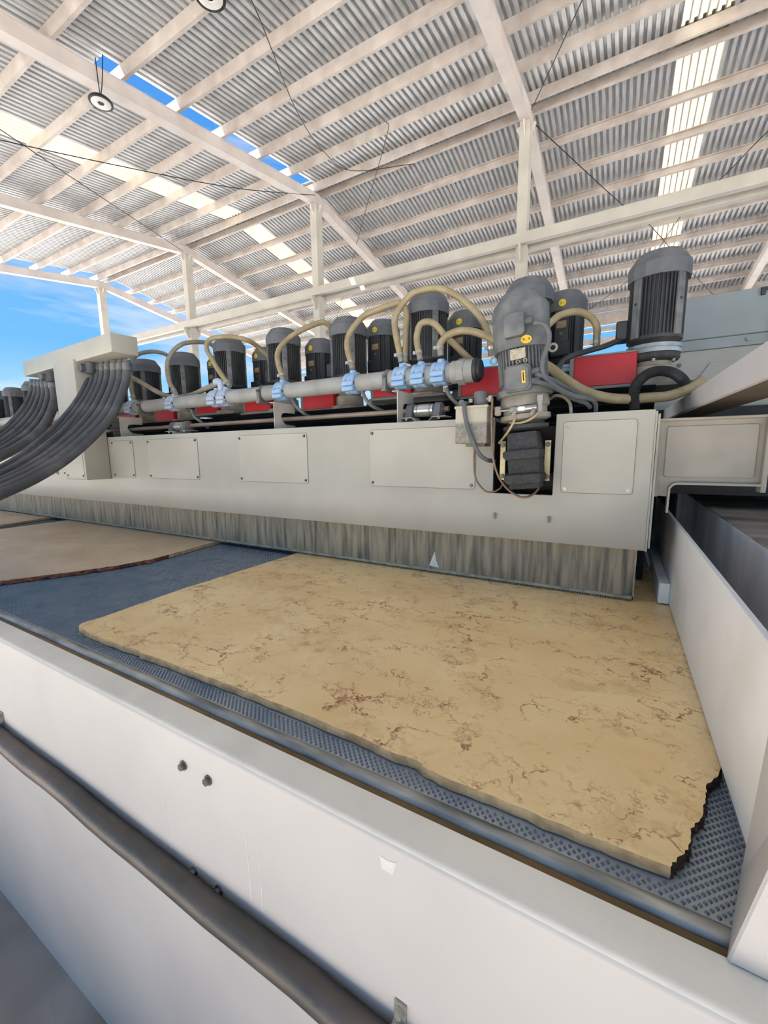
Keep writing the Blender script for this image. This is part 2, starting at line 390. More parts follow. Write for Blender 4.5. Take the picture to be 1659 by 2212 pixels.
for fx, lab in zip(frames_x, frame_lab):
    if proto is None:
        fr = empty('portal_frame', (fx, RIDGE, 0)); proto = fr
        obj('rafter', rafter_mesh(-1), 'steel_cream', fr, 0); obj('rafter', rafter_mesh(1), 'steel_cream', fr, 0)
        b = B().box(-.10, .10, -.012, .012, FZ, 8.29).box(-.10, .10, -.13, -.115, FZ, 8.29).box(-.10, .10, .115, .13, FZ, 8.29).box(-.105, -.09, -.13, .13, FZ, 8.29).box(.09, .105, -.13, .13, FZ, 8.29)
        obj('column', b, 'steel_beam', fr, 0)
        for s in (-1, 1):
            g = B().prism([(s * .13, 8.27), (s * .26, 8.27 - RS * .26), (s * .26, 8.20), (s * .13, 8.02)][::s], 'x', -.012, .012)
            obj('gusset', g, 'steel_cream', fr, 0)
            g = B().prism([(s * .105, 8.27), (s * .20, 8.27), (s * .20, 8.22), (s * .105, 8.08)][::-s], 'y', -.012, .012)
            obj('gusset', g, 'steel_cream', fr, 0)
            # curved bracket under the runway beams
            arc = [(s * .13, 5.86), (s * .33, 5.86), (s * .33, 5.79), (s * .285, 5.70), (s * .20, 5.56), (s * .16, 5.52), (s * .13, 5.52)]
            g = B().prism(arc[::s], 'x', -.02, .02)
            obj('bracket', g, 'steel_beam', fr, 0)
        obj('eave_column', B().box(-.1, .1, 9.9, 10.14, FZ, zr(20, 8.3) + .05), 'steel_beam', fr, 0)
        obj('eave_column', B().box(-.1, .1, -12.7, -12.46, FZ, zr(-2.6, 8.3) + .05), 'steel_beam', fr, 0)
    else:
        fr = dup(proto); fr.location = (fx, RIDGE, 0)
    tag(fr, 'cream steel roof frame with ridge column, ' + lab, 'roof frame', 'cream steel roof frames', 'structure')

for y0, nm in ((9.74, 'near'), (10.14, 'far')):
    b = B().box(-19.2, 10, y0, y0 + .13, 5.86, 5.875).box(-19.2, 10, y0, y0 + .13, 6.06, 6.075).box(-19.2, 10, y0 + .004, y0 + .014, 5.875, 6.06).box(-19.2, 10, y0 + .116, y0 + .126, 5.875, 6.06)
    o = obj('runway_beam', b, 'steel_beam', None, 0)
    tag(o, 'long cream steel beam along the %s side of the ridge columns' % nm, 'beam', 'beams beside the ridge columns', 'structure')

roof = thing('roof', 'corrugated metal gable roof on cream purlins with translucent strips', 'roof', kind='structure')
# purlins: lipped channels running the length of the shed
def purlin(y):
    sg = 1 if y > RIDGE else -1
    z = zr(y, 8.55); b = B()
    h, w, t = .18, .065, .006; up = sg        # open side faces up the slope
    pf = [(0, 0), (-up * w, 0), (-up * w, .02), (-up * (w - t), .02), (-up * (w - t), t), (-up * t, t), (-up * t, h - t), (-up * (w - t), h - t), (-up * (w - t), h - .02), (-up * w, h - .02), (-up * w, h), (0, h)]
    a = -sg * math.atan(RS); ca, sa = math.cos(a), math.sin(a)
    pf = [(y + u * ca - v * sa, z + u * sa + v * ca) for u, v in pf]
    if up > 0: pf = pf[::-1]
    obj('purlin', b.prism(pf, 'x', -19.35, 10.2), 'purlin_paint', roof, 0)
for k in range(13): purlin(9.80 - 1.02 * k)
for k in range(11): purlin(10.20 + .97 * k)

def sheet_mesh(width, y0, y1, npitch=6, extra=0.0):
    """trapezoid-ribbed sheet, a thin closed skin"""
    p = width / npitch; prof = []
    for k in range(npitch):
        x = k * p
        prof += [(x, 0), (x + p * .50, 0), (x + p * .57, .048), (x + p * .93, .048)]
    prof.append((width + .012, 0))
    t = .0025; m = len(prof); vs = []
    for y in (y0, y1):
        for x, z in prof: vs.append((x, y, zr(y, 8.735) + z + extra))
        for x, z in prof: vs.append((x, y, zr(y, 8.735) + z + t + extra))
    fs = []
    for i in range(m - 1):
        fs.append((i, 2 * m + i, 2 * m + i + 1, i + 1)); fs.append((m + i, m + i + 1, 3 * m + i + 1, 3 * m + i))
        fs.append((i, i + 1, m + i + 1, m + i)); fs.append((2 * m + i, 3 * m + i, 3 * m + i + 1, 2 * m + i + 1))
    fs.append((0, m, 3 * m, 2 * m)); fs.append((m - 1, 3 * m - 1, 4 * m - 1, 2 * m - 1))
    return B().add(vs, fs)
def lay(xs, width, sky):
    for y0, y1 in ((Y_NEAR - .15, RIDGE), (RIDGE, Y_FAR + .15)):
        src = None; srcs = None
        for i, x in enumerate(xs):
            if i == sky:
                obj('skylight_sheet', sheet_mesh(width, y0, y1), 'skylight', roof, 0, loc=(x, 0, 0))
            elif src is None:
                src = obj('roof_sheet', sheet_mesh(width, y0, y1), 'galvanised', roof, 0, loc=(x, 0, 0))
            else: share('roof_sheet', src, roof, (x, 0, 0))
lay([-18.718 + .762 * i for i in range(14)], .762, 10)
lay([-7.62 + .7355 * i for i in range(24)], .7355, 11)
# narrow cover sheets over the joint beside the third frame, missing on the upper near slope (open strip)
obj('roof_sheet', sheet_mesh(.50, Y_NEAR - .15, 4.43, 4, .004), 'galvanised', roof, 0, loc=(-8.08, 0, 0))
obj('roof_sheet', sheet_mesh(.50, RIDGE, Y_FAR + .15, 4, .004), 'galvanised', roof, 0, loc=(-8.08, 0, 0))
obj('ridge_cap', B().prism([(9.72, zr(9.72, 8.79)), (10, 8.795), (10.28, zr(10.28, 8.79)), (10.28, zr(10.28, 8.80)), (10, 8.805), (9.72, zr(9.72, 8.80))][::-1], 'x', -18.8, 10.03), 'galvanised', roof, 0)

# far eave rails with sky between them
for z0, z1, nm in ((6.57, 7.06, 'top'), (6.31, 6.47, 'middle'), (5.82, 6.07, 'lowest')):
    o = obj('eave_rail', B().box(-19.3, 10, 20.15, 20.25, z0, z1), 'purlin_paint', None, 0)
    tag(o, 'tan horizontal rail under the far eave, %s of three' % nm, 'rail', 'rails under the far eave', 'structure')

# bracing cables just under the purlins
wires = [([(-4.6, 4.2, 7.45), (-4.68, 4.8, 7.52), (-5.6, 6.73, 7.78), (-6.0, 8.09, 7.98), (-5.97, 9.14, 8.15), (-4.7, 9.9, 8.3)], .008, 'sagging black cable under the roof left of centre'),
         ([(-10.9, 3.2, 7.3), (-9.85, 5.48, 7.6), (-8.69, 7.89, 7.97), (-7.43, 9.56, 8.24)], .010, 'black brace cable rising to the ridge beside the open strip'),
         ([(-9.9, 3.3, 7.33), (-11.25, 5.97, 7.69), (-13.22, 9.72, 8.27)], .010, 'black brace cable crossing the left skylight strip'),
         ([(-.6, 7.0, 7.86), (-1.4, 8.54, 8.08), (-1.95, 9.6, 8.24)], .009, 'short dark brace cable running down from the right ridge column towards us'),
         ([(-1.98, 10.1, 8.3), (-.37, 13.26, 7.81), (.31, 14.4, 7.64), (1.46, 16.96, 7.23), (2.6, 19.4, 6.85)], .010, 'dark brace cable falling to the right behind the ridge column'),
         ([(3.4, 10.3, 8.24), (2.27, 12.28, 7.96), (1.78, 13.2, 7.81), (1.04, 14.43, 7.62), (.26, 16.73, 7.27), (-1.9, 19.6, 6.82)], .010, 'thin dark brace cable crossing the right skylight strip'),
         ([(-4.45, 8.1, 8.02), (-4.68, 8.53, 8.08), (-6.59, 10.74, 8.18), (-9.52, 13.91, 7.70), (-12.5, 17.1, 7.2)], .008, 'thin grey brace cable hanging across the middle bay')]
for pts, r, lab in wires:
    tag(obj('brace_cable', B().tube(smooth_path(pts, 6), r, 6), 'wire_black'), lab, 'cable', 'roof bracing cables')

# pendant lamps
def lamp(loc, scale, lab):
    t = thing('pendant_lamp', lab, 'lamp', loc, group='pendant lamps'); s = scale
    obj('housing', B().lathe([(.06 * s, .05 * s), (.15 * s, .03 * s), (.175 * s, .0), (.175 * s, -.02 * s), (.145 * s, -.022 * s)], n=28), 'lamp_black', t)
    obj('lens', B().lathe([(.144 * s, -.021 * s), (.135 * s, -.026 * s), (.05 * s, -.027 * s), (.045 * s, -.02 * s)], n=28), 'lamp_lens', t)
    for dx, dy in ((-.07, .02), (.09, .05)):
        obj('hanger', B().tube(smooth_path([(0, 0, .05 * s), (dx * .5, dy * .5, .28), (dx, dy, .66)], 5), .008, 6), 'wire_black', t)
lamp((-7.60, 4.304, 7.12), .98, 'round black pendant lamp hanging from the roof frame by the open strip')
lamp((-5.02, 4.38, 7.43), 1.15, 'round pale pendant lamp cut off by the top edge of the photo')

# ---------------------------------------------------------------- conveyor: frame, rail, belt, slabs
XL, XR = -11.0, 1.25
fr = thing('conveyor_side_beam', 'long white painted conveyor side frame in the foreground', 'machine frame')
R_ = .014; arc = [(.497 + R_ - R_ * math.cos(a), .88 - R_ + R_ * math.sin(a)) for a in [PI / 2 * k / 6 for k in range(7)]]
inner = [(.509 + .004 - .004 * math.cos(a), .866 + .002 * math.sin(a)) for a in [PI / 2 * k / 3 for k in range(4)]]
obj('side_panel', B().prism([(.497, FZ)] + arc[:4] + inner[::-1][2:] + [(.509, FZ)], 'x', XL, XR), 'frame_paint', fr)
obj('top_flange', B().prism(arc[3:] + [(.567, .88), (.567, .868), (.5125, .868), (.506, .872)], 'x', XL, XR), 'frame_paint_toplit', fr)
for x, z in ((-.812, .804), (-.727, .803), (-.808, .529), (-.722, .529)):
    obj('bolt', B().hexbolt((x, .4975, z), .0085, .011), 'bolt_steel', fr)
# paint scars
SCARS = [[(-.296, .826), (-.275, .824), (-.268, .851), (-.283, .846), (-.299, .848)],
         [(-.6175, .549), (-.6145, .549), (-.6200, .757), (-.6215, .757)],
         [(-.5855, .558), (-.5830, .558), (-.5835, .744), (-.5845, .744)],
         [(-.8990, .545), (-.8970, .545), (-.9010, .682), (-.9022, .682)]]
for poly in SCARS:
    obj('paint_scar', B().prism(poly, 'y', .4964, .4971), 'scar_pale', fr, 0)
dp = thing('drain_pipe', 'brown grey steel pipe clamped along the white front frame', 'pipe')
pts = [(XL, .467, .517)] + [(XL + (XR - XL) * i / 100, .467 + .0015 * math.sin(i * 1.7), .517 + .0025 * math.sin(i * .9)) for i in range(1, 100)] + [(XR, .467, .517)]
obj('pipe', B().tube(pts, .028, 18), 'drain_pipe_paint', dp)
def strap(x):
    s = empty('tmp'); bpy.data.objects.remove(s)
    a = [(.467 + .030 * math.cos(t), .517 + .030 * math.sin(t)) for t in [PI * .5 + PI * k / 10 for k in range(11)]]
    oo = [(.467 + .0335 * math.cos(t), .517 + .0335 * math.sin(t)) for t in [PI * .5 + PI * k / 10 for k in range(11)]]
    poly = [(.4965, .5475), (.4965, .585), (.493, .585), (.493, .551)] + oo + [(.493, .484), (.493, .45), (.4965, .45), (.4965, .4865)] + a[::-1]
    c = obj('pipe_clamp', B().prism(poly, 'x', x - .011, x + .011), 'bolt_zinc', dp)
    obj('bolt', B().hexbolt((x, .493, .571), .007, .010), 'bolt_zinc', c)
for x in (-1.885, -.262, 1.0): strap(x)

er = thing('belt_edge_rail', 'rounded wet steel edge rail with brown gutter beside the blue belt', 'rail')
a = [(.601 + .0155 * math.cos(t), .868 + .0145 * math.sin(t)) for t in [PI * k / 12 for k in range(13)]]
obj('rail', B().prism(a[::-1] + [(.6165, .84), (.5855, .84)][::1][::-1][::-1], 'x', XL, XR), 'rail_steel', er)
obj('gutter', B().box(XL, XR, .5680, .5840, .835, .8735), 'gutter_brown', er, 0)

bt = thing('conveyor_belt', 'wet blue studded conveyor belt under the stone slabs', 'conveyor belt')
obj('belt', B().box(XL, XR, .616, 2.55, .862, .8745), 'belt_base', bt, 0)
# outlines of the slabs on the belt (counter-clockwise), ragged where the photo shows breakage
def rag(p, q, n, amp, seed):
    rn = random.Random(seed); out = []
    d = Vector((q[0] - p[0], q[1] - p[1])); nn = Vector((-d.y, d.x)).normalized()
    for i in range(1, n):
        t = i / n; k = rn.uniform(-1, 1) * amp; out.append((p[0] + d.x * t + nn.x * k, p[1] + d.y * t + nn.y * k))
    return out
near_pts = [(-1.618, .657), (-1.52, .651), (-1.418, .650), (-1.30, .656), (-1.255, .660), (-1.235, .652), (-1.167, .657), (-1.0, .660), (-.844, .664), (-.622, .664), (-.427, .660), (-.358, .653), (-.309, .658), (-.285, .648), (-.255, .645), (-.127, .644), (.014, .644), (.102, .646)]
out1 = []
for i in range(len(near_pts) - 1):
    out1.append(near_pts[i]); out1 += rag(near_pts[i], near_pts[i + 1], 5, .0018, i)
n_near = len(out1)
brk = [(.102, .646), (.112, .668), (.128, .690), (.136, .735), (.156, .770), (.166, .815), (.172, .850), (.194, .885), (.205, .92), (.225, 1.0), (.25, 1.15)]
for i in range(len(brk) - 1):
    out1.append(brk[i]); out1 += rag(brk[i], brk[i + 1], 5, .0022, 40 + i)
n_brk = len(out1)
out1 += [(.30, 1.5), (.31, 1.9), (.30, 2.38), (-1.66, 2.38), (-1.653, 1.729), (-1.66, 1.4), (-1.669, 1.104), (-1.655, .9), (-1.642, .736), (-1.652, .690), (-1.640, .668)]
out2 = [(-4.42, 1.1), (-4.3, .72), (-3.4, .705), (-2.70, .70)]
brk2 = [(-2.60, .72), (-2.578, .747), (-2.53, .83), (-2.469, .931), (-2.41, 1.04), (-2.354, 1.163), (-2.33, 1.26), (-2.315, 1.347)]
b2a = len(out2)
for i in range(len(brk2) - 1):
    out2.append(brk2[i]); out2 += rag(brk2[i], brk2[i + 1], 7, .005, 80 + i)
b2b = len(out2)
out2 += [(-2.322, 1.45), (-2.334, 1.55), (-2.363, 1.721), (-2.40, 2.38), (-4.5, 2.38), (-4.45, 1.75)]
out3 = [(-6.9, .80), (-4.9, .82), (-4.70, .86), (-4.707, 1.421), (-4.742, 1.563), (-4.808, 1.762), (-4.85, 2.38), (-6.9, 2.38)]
def slab(outline, label, face, edge_segments, grp):
    """flat polished top, thickness 20 mm, separate edge pieces"""
    n = len(outline); t = thing('stone_slab', label, 'stone slab', group=grp)
    me = bpy.data.meshes.new('polished_top')
    bm = bmesh.new(); vs = [bm.verts.new((x, y, .9)) for x, y in outline]; f = bm.faces.new(vs)
    bmesh.ops.triangulate(bm, faces=[f]); bm.to_mesh(me); bm.free(); me.materials.append(MATS[face])
    o = bpy.data.objects.new('polished_top', me); COL.objects.link(o); o.parent = t
    b = B(); b.add([(x, y, .8803) for x, y in outline], [tuple(range(n))[::-1]])
    obj('underside', b, 'stone_edge', t, 0)
    for a, z, name, m, rough in edge_segments:
        b = B(); idx = [i % n for i in range(a, z + 1)]; rn = random.Random(a * 7 + z); rows = []
        cx = sum(p[0] for p in outline) / n; cy = sum(p[1] for p in outline) / n
        for lv, zz in enumerate((.9, .8935, .887, .8803)):
            row = []
            for k in idx:
                x, y = outline[k]; j = 0 if lv == 0 else rn.uniform(-.2, 1) * rough
                d = Vector((x - outline[(k - 1) % n][0] + outline[(k + 1) % n][0] - x, outline[(k + 1) % n][1] - outline[(k - 1) % n][1])).normalized()
                row.append((x + d.y * j, y - d.x * j, zz))
            rows.append(row)
        m_ = len(idx); vs = [p for r in rows for p in r]; fs = []
        for lv in range(3):
            for k in range(m_ - 1): fs.append((lv * m_ + k, (lv + 1) * m_ + k, (lv + 1) * m_ + k + 1, lv * m_ + k + 1))
        obj(name, b.add(vs, fs), m, t, 0 if rough > .003 else 30)
    return t
slab(out1, 'large beige marble slab with brown veins filling the middle of the belt', 'marble_beige',
     [(0, n_near, 'sawn_edge', 'stone_edge', .0018), (n_near, n_brk, 'broken_edge', 'stone_broken_dark', .0045), (n_brk, len(out1), 'side_edge', 'stone_edge', .0005)], 'stone slabs on the belt')
slab(out2, 'duller beige stone slab with a rusty broken edge left of the bare belt', 'marble_pale',
     [(0, b2a, 'side_edge', 'stone_edge', .0005), (b2a, b2b, 'broken_edge', 'stone_broken', .006), (b2b, len(out2), 'side_edge', 'stone_edge', .0005)], 'stone slabs on the belt')
slab(out3, 'farthest stone slab, only its corner showing at the left edge', 'marble_pale', [(0, len(out3), 'side_edge', 'stone_edge', .0005)], 'stone slabs on the belt')

def inside(p, poly):
    c = False; j = len(poly) - 1
    for i in range(len(poly)):
        if (poly[i][1] > p[1]) != (poly[j][1] > p[1]) and p[0] < (poly[j][0] - poly[i][0]) * (p[1] - poly[i][1]) / (poly[j][1] - poly[i][1]) + poly[i][0]: c = not c
        j = i
    return c
sv = []; sf = []; pitch_x, pitch_y = .0132, .0066
ny = int((1.86 - .622) / pitch_y)
for j in range(ny):
    y = .622 + j * pitch_y; x = -4.9 + (pitch_x / 2 if j % 2 else 0)
    while x < .62:
        if not (inside((x, y + .004), out1) or inside((x, y), out2) or inside((x, y), out3)):
            o_ = len(sv); w, d, h = .0034, .0044, .0036; z = .8745
            sv += [(x - w, y, z), (x, y - d, z), (x + w, y, z), (x, y + d, z), (x - w * .45, y, z + h), (x, y - d * .45, z + h), (x + w * .45, y, z + h), (x, y + d * .45, z + h)]
            sf += [(o_, o_ + 1, o_ + 5, o_ + 4), (o_ + 1, o_ + 2, o_ + 6, o_ + 5), (o_ + 2, o_ + 3, o_ + 7, o_ + 6), (o_ + 3, o_, o_ + 4, o_ + 7), (o_ + 4, o_ + 5, o_ + 6, o_ + 7)]
        x += pitch_x
o = obj('belt_studs', B().add(sv, sf), 'belt_stud_blue', bt, 0); o['kind'] = 'stuff'

# ---------------------------------------------------------------- bridge beam with skirt
PY = 1.767
br = thing('bridge_beam', 'long off-white bridge beam with bolted access panels above the slabs', 'machine beam')
poly = [(-9.5, 1.121), (.105, 1.121), (.105, 1.636), (-.222, 1.636), (-.224, 1.316), (-.465, 1.316), (-.463, 1.636), (-9.5, 1.636)]
obj('front_panel', B().prism(poly, 'y', PY, PY + .018), 'bridge_paint', br, 30, bevel=.003, seg=2)
obj('top_plate', B().box(-9.5, -.47, PY + .018, 2.02, 1.622, 1.636).box(-.215, .10, PY + .018, 2.02, 1.622, 1.636), 'bridge_paint', br, 0)
obj('bottom_plate', B().box(-9.5, .10, PY + .018, 2.02, 1.121, 1.133), 'bridge_paint', br, 0)
obj('end_strip', B().box(.1055, .112, PY + .004, PY + .03, 1.119, 1.63).box(.114, .121, PY + .01, PY + .05, 1.13, 1.62), 'arm_paint', br, 0)
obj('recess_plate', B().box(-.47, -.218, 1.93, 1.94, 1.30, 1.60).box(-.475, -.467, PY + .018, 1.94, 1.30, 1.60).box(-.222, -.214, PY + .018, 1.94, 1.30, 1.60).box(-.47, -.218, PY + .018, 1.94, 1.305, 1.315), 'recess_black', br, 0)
sk = obj('splash_skirt', B().box(-9.5, .083, 1.83, 1.842, .922, 1.121), 'skirt', br, 0)
obj('skirt_edge', B().box(-9.5, .083, 1.826, 1.844, .910, .922), 'skirt_edge', sk, 0)
obj('end_strip', B().box(.079, .085, 1.826, 1.846, .910, 1.121), 'skirt_edge', sk, 0)
rn = random.Random(3); bb = B()
for k in range(520):
    x = -5.2 + 5.28 * (k / 520) ** .85; L = rn.uniform(.004, .013)
    bb.tube([(x, 1.828, .914), (x + rn.uniform(-.003, .003), 1.826 - rn.uniform(0, .008), .910 - L * .6)], .0011, 4)
o = obj('bristles', bb, 'skirt_edge', sk, 0); o['kind'] = 'stuff'
# bare patch on the skirt
obj('paint_scar', B().prism([(-.787, .935), (-.735, .932), (-.752, .968), (-.758, 1.010), (-.768, .985)], 'y', 1.8285, 1.8302), 'label_white', sk, 0)
pan = [(-3.439, -3.152), (-2.966, -2.408), (-2.022, -1.484), (-1.083, -.543), (-.193, .052), (-4.25, -3.93), (-4.9, -4.36), (-5.85, -5.3)]
def rrect(x0, x1, z0, z1, r, n=4):
    out = []
    for cx, cz, a0 in ((x1 - r, z0 + r, -PI / 2), (x1 - r, z1 - r, 0), (x0 + r, z1 - r, PI / 2), (x0 + r, z0 + r, PI)):
        out += [(cx + r * math.cos(a0 + PI / 2 * k / n), cz + r * math.sin(a0 + PI / 2 * k / n)) for k in range(n + 1)]
    return out
for i, (x0, x1) in enumerate(pan):
    p = obj('access_panel', B().prism(rrect(x0, x1, 1.330, 1.604, .012), 'y', PY - .0045, PY - .0012), 'bridge_paint', br, 30, bevel=.0008)
    obj('seam_shadow', B().prism(rrect(x0 - .0014, x1 + .0014, 1.3284, 1.6056, .013), 'y', PY - .0022, PY - .0002), 'seam_shadow_dark', p, 30)  # thin dark rim added to draw the gap shadow at the panel edge
    for x in (x0 + .016, x1 - .016):
        for z in (1.346, 1.588):
            obj('bolt', B().hexbolt((x, PY - .0045, z), .0060, .007), 'bolt_zinc' if i == 4 else 'bolt_steel', p)
for x in (-.452, -.232):
    obj('grease_nipple', B().tube([(x, PY, 1.225), (x, PY - .012, 1.224)], .0065, 8).tube([(x, PY - .010, 1.226), (x, PY - .011, 1.205)], .005, 8), 'fitting_grey', br)

# accordion bellows behind the beam
prof = []; z = 1.60
zz = [1.60 + .018 * k for k in range(10)]
for k, h in enumerate(zz): prof.append((2.10 if k % 2 else 2.13, h))
prof += [(2.75, zz[-1]), (2.75, 1.60)]
o = obj('bellows', B().prism(prof[::-1], 'x', -9.5, .118), 'bellows_black', None, 0)
tag(o, 'black ribbed bellows cover behind the bridge beam under the motors', 'bellows')
o = obj('carriage_and_dark_fill', B().box(-9.5, .128, 2.15, 3.2, .907, 1.598).box(.128, .95, 3.262, 3.29, .5, 1.742).box(.128, .95, 2.2, 3.2, 1.30, 1.598), 'recess_black', None, 0)  # extra blocks at right are added to supply darkness behind arm and hood
tag(o, 'black machine carriage body behind the bridge beam, with added dark blocks at right', 'machine body')

# ---------------------------------------------------------------- polishing heads
def finned(r, z0, z1, n=44, depth=.010):
    b = B(); pr = []
    for k in range(n):
        a = 2 * PI * k / n; w = 2 * PI / n
        for rr, f in ((r - depth, .0), (r - depth, .52), (r, .60), (r, .92)):
            pr.append((rr * math.cos(a + w * f), rr * math.sin(a + w * f)))
    return b.prism(pr, 'z', z0, z1)
def head(name, label, grp, rear=False):
    t = thing(name, label, 'motor', group=grp); r = .100 if rear else .108
    obj('base_plate', B().box(-.33, .15, -.13, .13, 0, .013), 'guard_grey', t, 0, bevel=.002)
    obj('base_ring', B().lathe([(.125, .013), (.125, .028), (.118, .032)], n=28), 'housing_beige', t)
    obj('spindle_housing', B().lathe([(.092, .03), (.088, .095), (.075, .10), (.075, .125)], n=28), 'housing_beige', t)
    lf = obj('lower_flange', B().lathe([(.07, .115), (.098, .122), (.104, .13), (.104, .148), (.07, .15)], n=28), 'gear_dark', t)
    for k in range(6):
        a = PI / 6 + k * PI / 3
        obj('bolt', B().hexbolt((.088 * math.cos(a), .088 * math.sin(a), .123), .007, .012, 'z', -1), 'bolt_zinc', lf)
    obj('flange_ring', B().lathe([(.108, .150), (.108, .166), (.104, .167), (.104, .170), (.108, .171), (.108, .186)], n=32), 'zinc_ring', t)
    body = obj('motor_body', finned(r, .222, .470), 'motor_black', t, 25)
    obj('end_bell', B().lathe([(.085, .188), (.098, .200), (r, .208), (r, .222), (.06, .224)], n=28), 'motor_black', t)
    for k in range(4):
        a = PI / 4 + k * PI / 2; ca, sa = math.cos(a), math.sin(a)
        pd = B().box(-.003, .008, -.017, .017, .215, .47); pd.v = [((r + x) * ca - y * sa, (r + x) * sa + y * ca, z) for x, y, z in pd.v]
        p = obj('mounting_pad', pd, 'motor_dusty' if not rear else 'motor_black', t, 0, bevel=.002)
        obj('screw', B().tube([((r + .006) * ca, (r + .006) * sa, .36), ((r + .010) * ca, (r + .010) * sa, .36)], .006, 8), 'rubber_black', p)
    R2 = r + .013
    obj('fan_cover', B().lathe([(R2, .462), (R2, .520), (R2 - .006, .530), (R2 - .028, .562), (R2 - .036, .572), (.05, .578), (0.01, .579)], n=14 if not rear else 24, ph=.2).lathe([(R2 - .008, .470), (R2 - .008, .463)], n=20), 'cover_dark', t, 24)
    if rear:
        fp = B().box(-.034, .034, -r - .010, -r + .02, .225, .465); obj('front_pad', fp, 'motor_black', t, 0, bevel=.003)
        tb = obj('terminal_box', B().box(-.045, .045, -r - .045, -r + .0, .225, .300), 'rubber_black', t, 0, bevel=.006)
        obj('nameplate', B().box(-.024, .024, -r - .012, -r - .0103, .372, .408), 'nameplate', t, 0)
        st = obj('sticker', B().lathe([(.018, 0), (.018, .0008)], n=20), 'sticker_yellow', t, 30, loc=(.0, -R2 - .0005, .497), rot=(PI / 2, 0, 0))
        text('lettering', 'K 1', .016, 'ink_dark', st, (0, 0, .0012), (0, 0, 0))
        obj('screw', B().torus((0, -r - .011, .345), .006, .002, 'y', 10, 5), 'bolt_zinc', t)
    else:
        g = obj('belt_guard', B().box(-.315, -.062, -.10, .06, .022, .158), 'guard_red', t, 0, bevel=.003)
        obj('guard_side', B().box(-.335, -.3155, -.098, .06, .020, .160), 'guard_grey', g, 0, bevel=.002)
        obj('guard_lid', B().box(-.318, -.060, -.096, .058, .159, .166), 'guard_grey', g, 0)
        obj('guard_sill', B().box(-.318, -.060, -.104, .058, .0135, .0215), 'guard_grey', g, 0)
        tb = obj('terminal_box', B().box(-r - .045, -r + .004, -.045, .045, .225, .310), 'rubber_black', t, 0, bevel=.006)
    return t
ordn = ['first', 'second', 'third', 'fourth', 'fifth', 'sixth', 'seventh', 'eighth', 'ninth', 'tenth', 'eleventh', 'twelfth', 'thirteenth', 'fourteenth']
Z0 = 1.765
front_dz = [0, .0, .035, -.005, .012, .03, -.01, 0.0, .02, 0, .0, .01, -.01, .0]
front_lab = ['largest looking black finned motor at the right, beside the grey enclosure',
             'black motor mostly hidden behind the dusty gear motor',
             'black finned motor behind the three bright blue hose clamps',
             'black finned motor behind the single blue clamp in mid pipe',
             'black finned motor fourth left of the dusty gear motor, above the middle steel bracket',
             'black finned motor with a beige hose looped over its cover',
             'black finned motor seen against blue sky with a hose loop at its left',
             'black finned motor seen against the sky just right of the cable post',
             'black motor hidden behind the hanging cables right of the post',
             'black motor behind the cable post, ninth in the front row left of the grey enclosure',
             'black motor peeking out between the left cable bundle and the sky',
             'small black motor with pale cover left of the cable bundle',
             'small black motor second from the left edge of the photo',
             'small black motor cut off by the left edge of the photo']
h0 = head('polishing_motor', front_lab[0], 'front row of polishing motors')
for k in range(14):
    t = h0 if k == 0 else dup(h0)
    t.location = (.106 - .5545 * k, 2.30, Z0 + front_dz[k]); t['label'] = front_lab[k]
r0 = head('polishing_motor', '', 'rear row of polishing motors', True)
rear = [(-.305, .0, 'rear motor with yellow round sticker just right of the dusty gear motor'),
        (-.868, -.005, 'rear motor with yellow round sticker left of the dusty gear motor'),
        (-1.447, .035, 'rear motor with yellow sticker between the second and third motors left of the gear motor'),
        (-1.99, -.01, 'rear motor with yellow sticker and short body behind the arched hose at mid pipe'),
        (-2.54, .0, 'rear motor half hidden at the hose left of mid pipe'),
        (-3.09, .0, 'rear motor glimpsed between two front motors against the sky'),
        (-3.66, .0, 'rear motor hidden beside the cable post'),
        (-6.0, .0, 'rear motor behind the left cable bundle'),
        (-6.56, .0, 'rear motor near the left edge of the photo')]
for i, (x, dz, lab) in enumerate(rear):
    t = r0 if i == 0 else dup(r0)
    t.location = (x, 2.56, Z0 - .005 + dz); t['label'] = lab

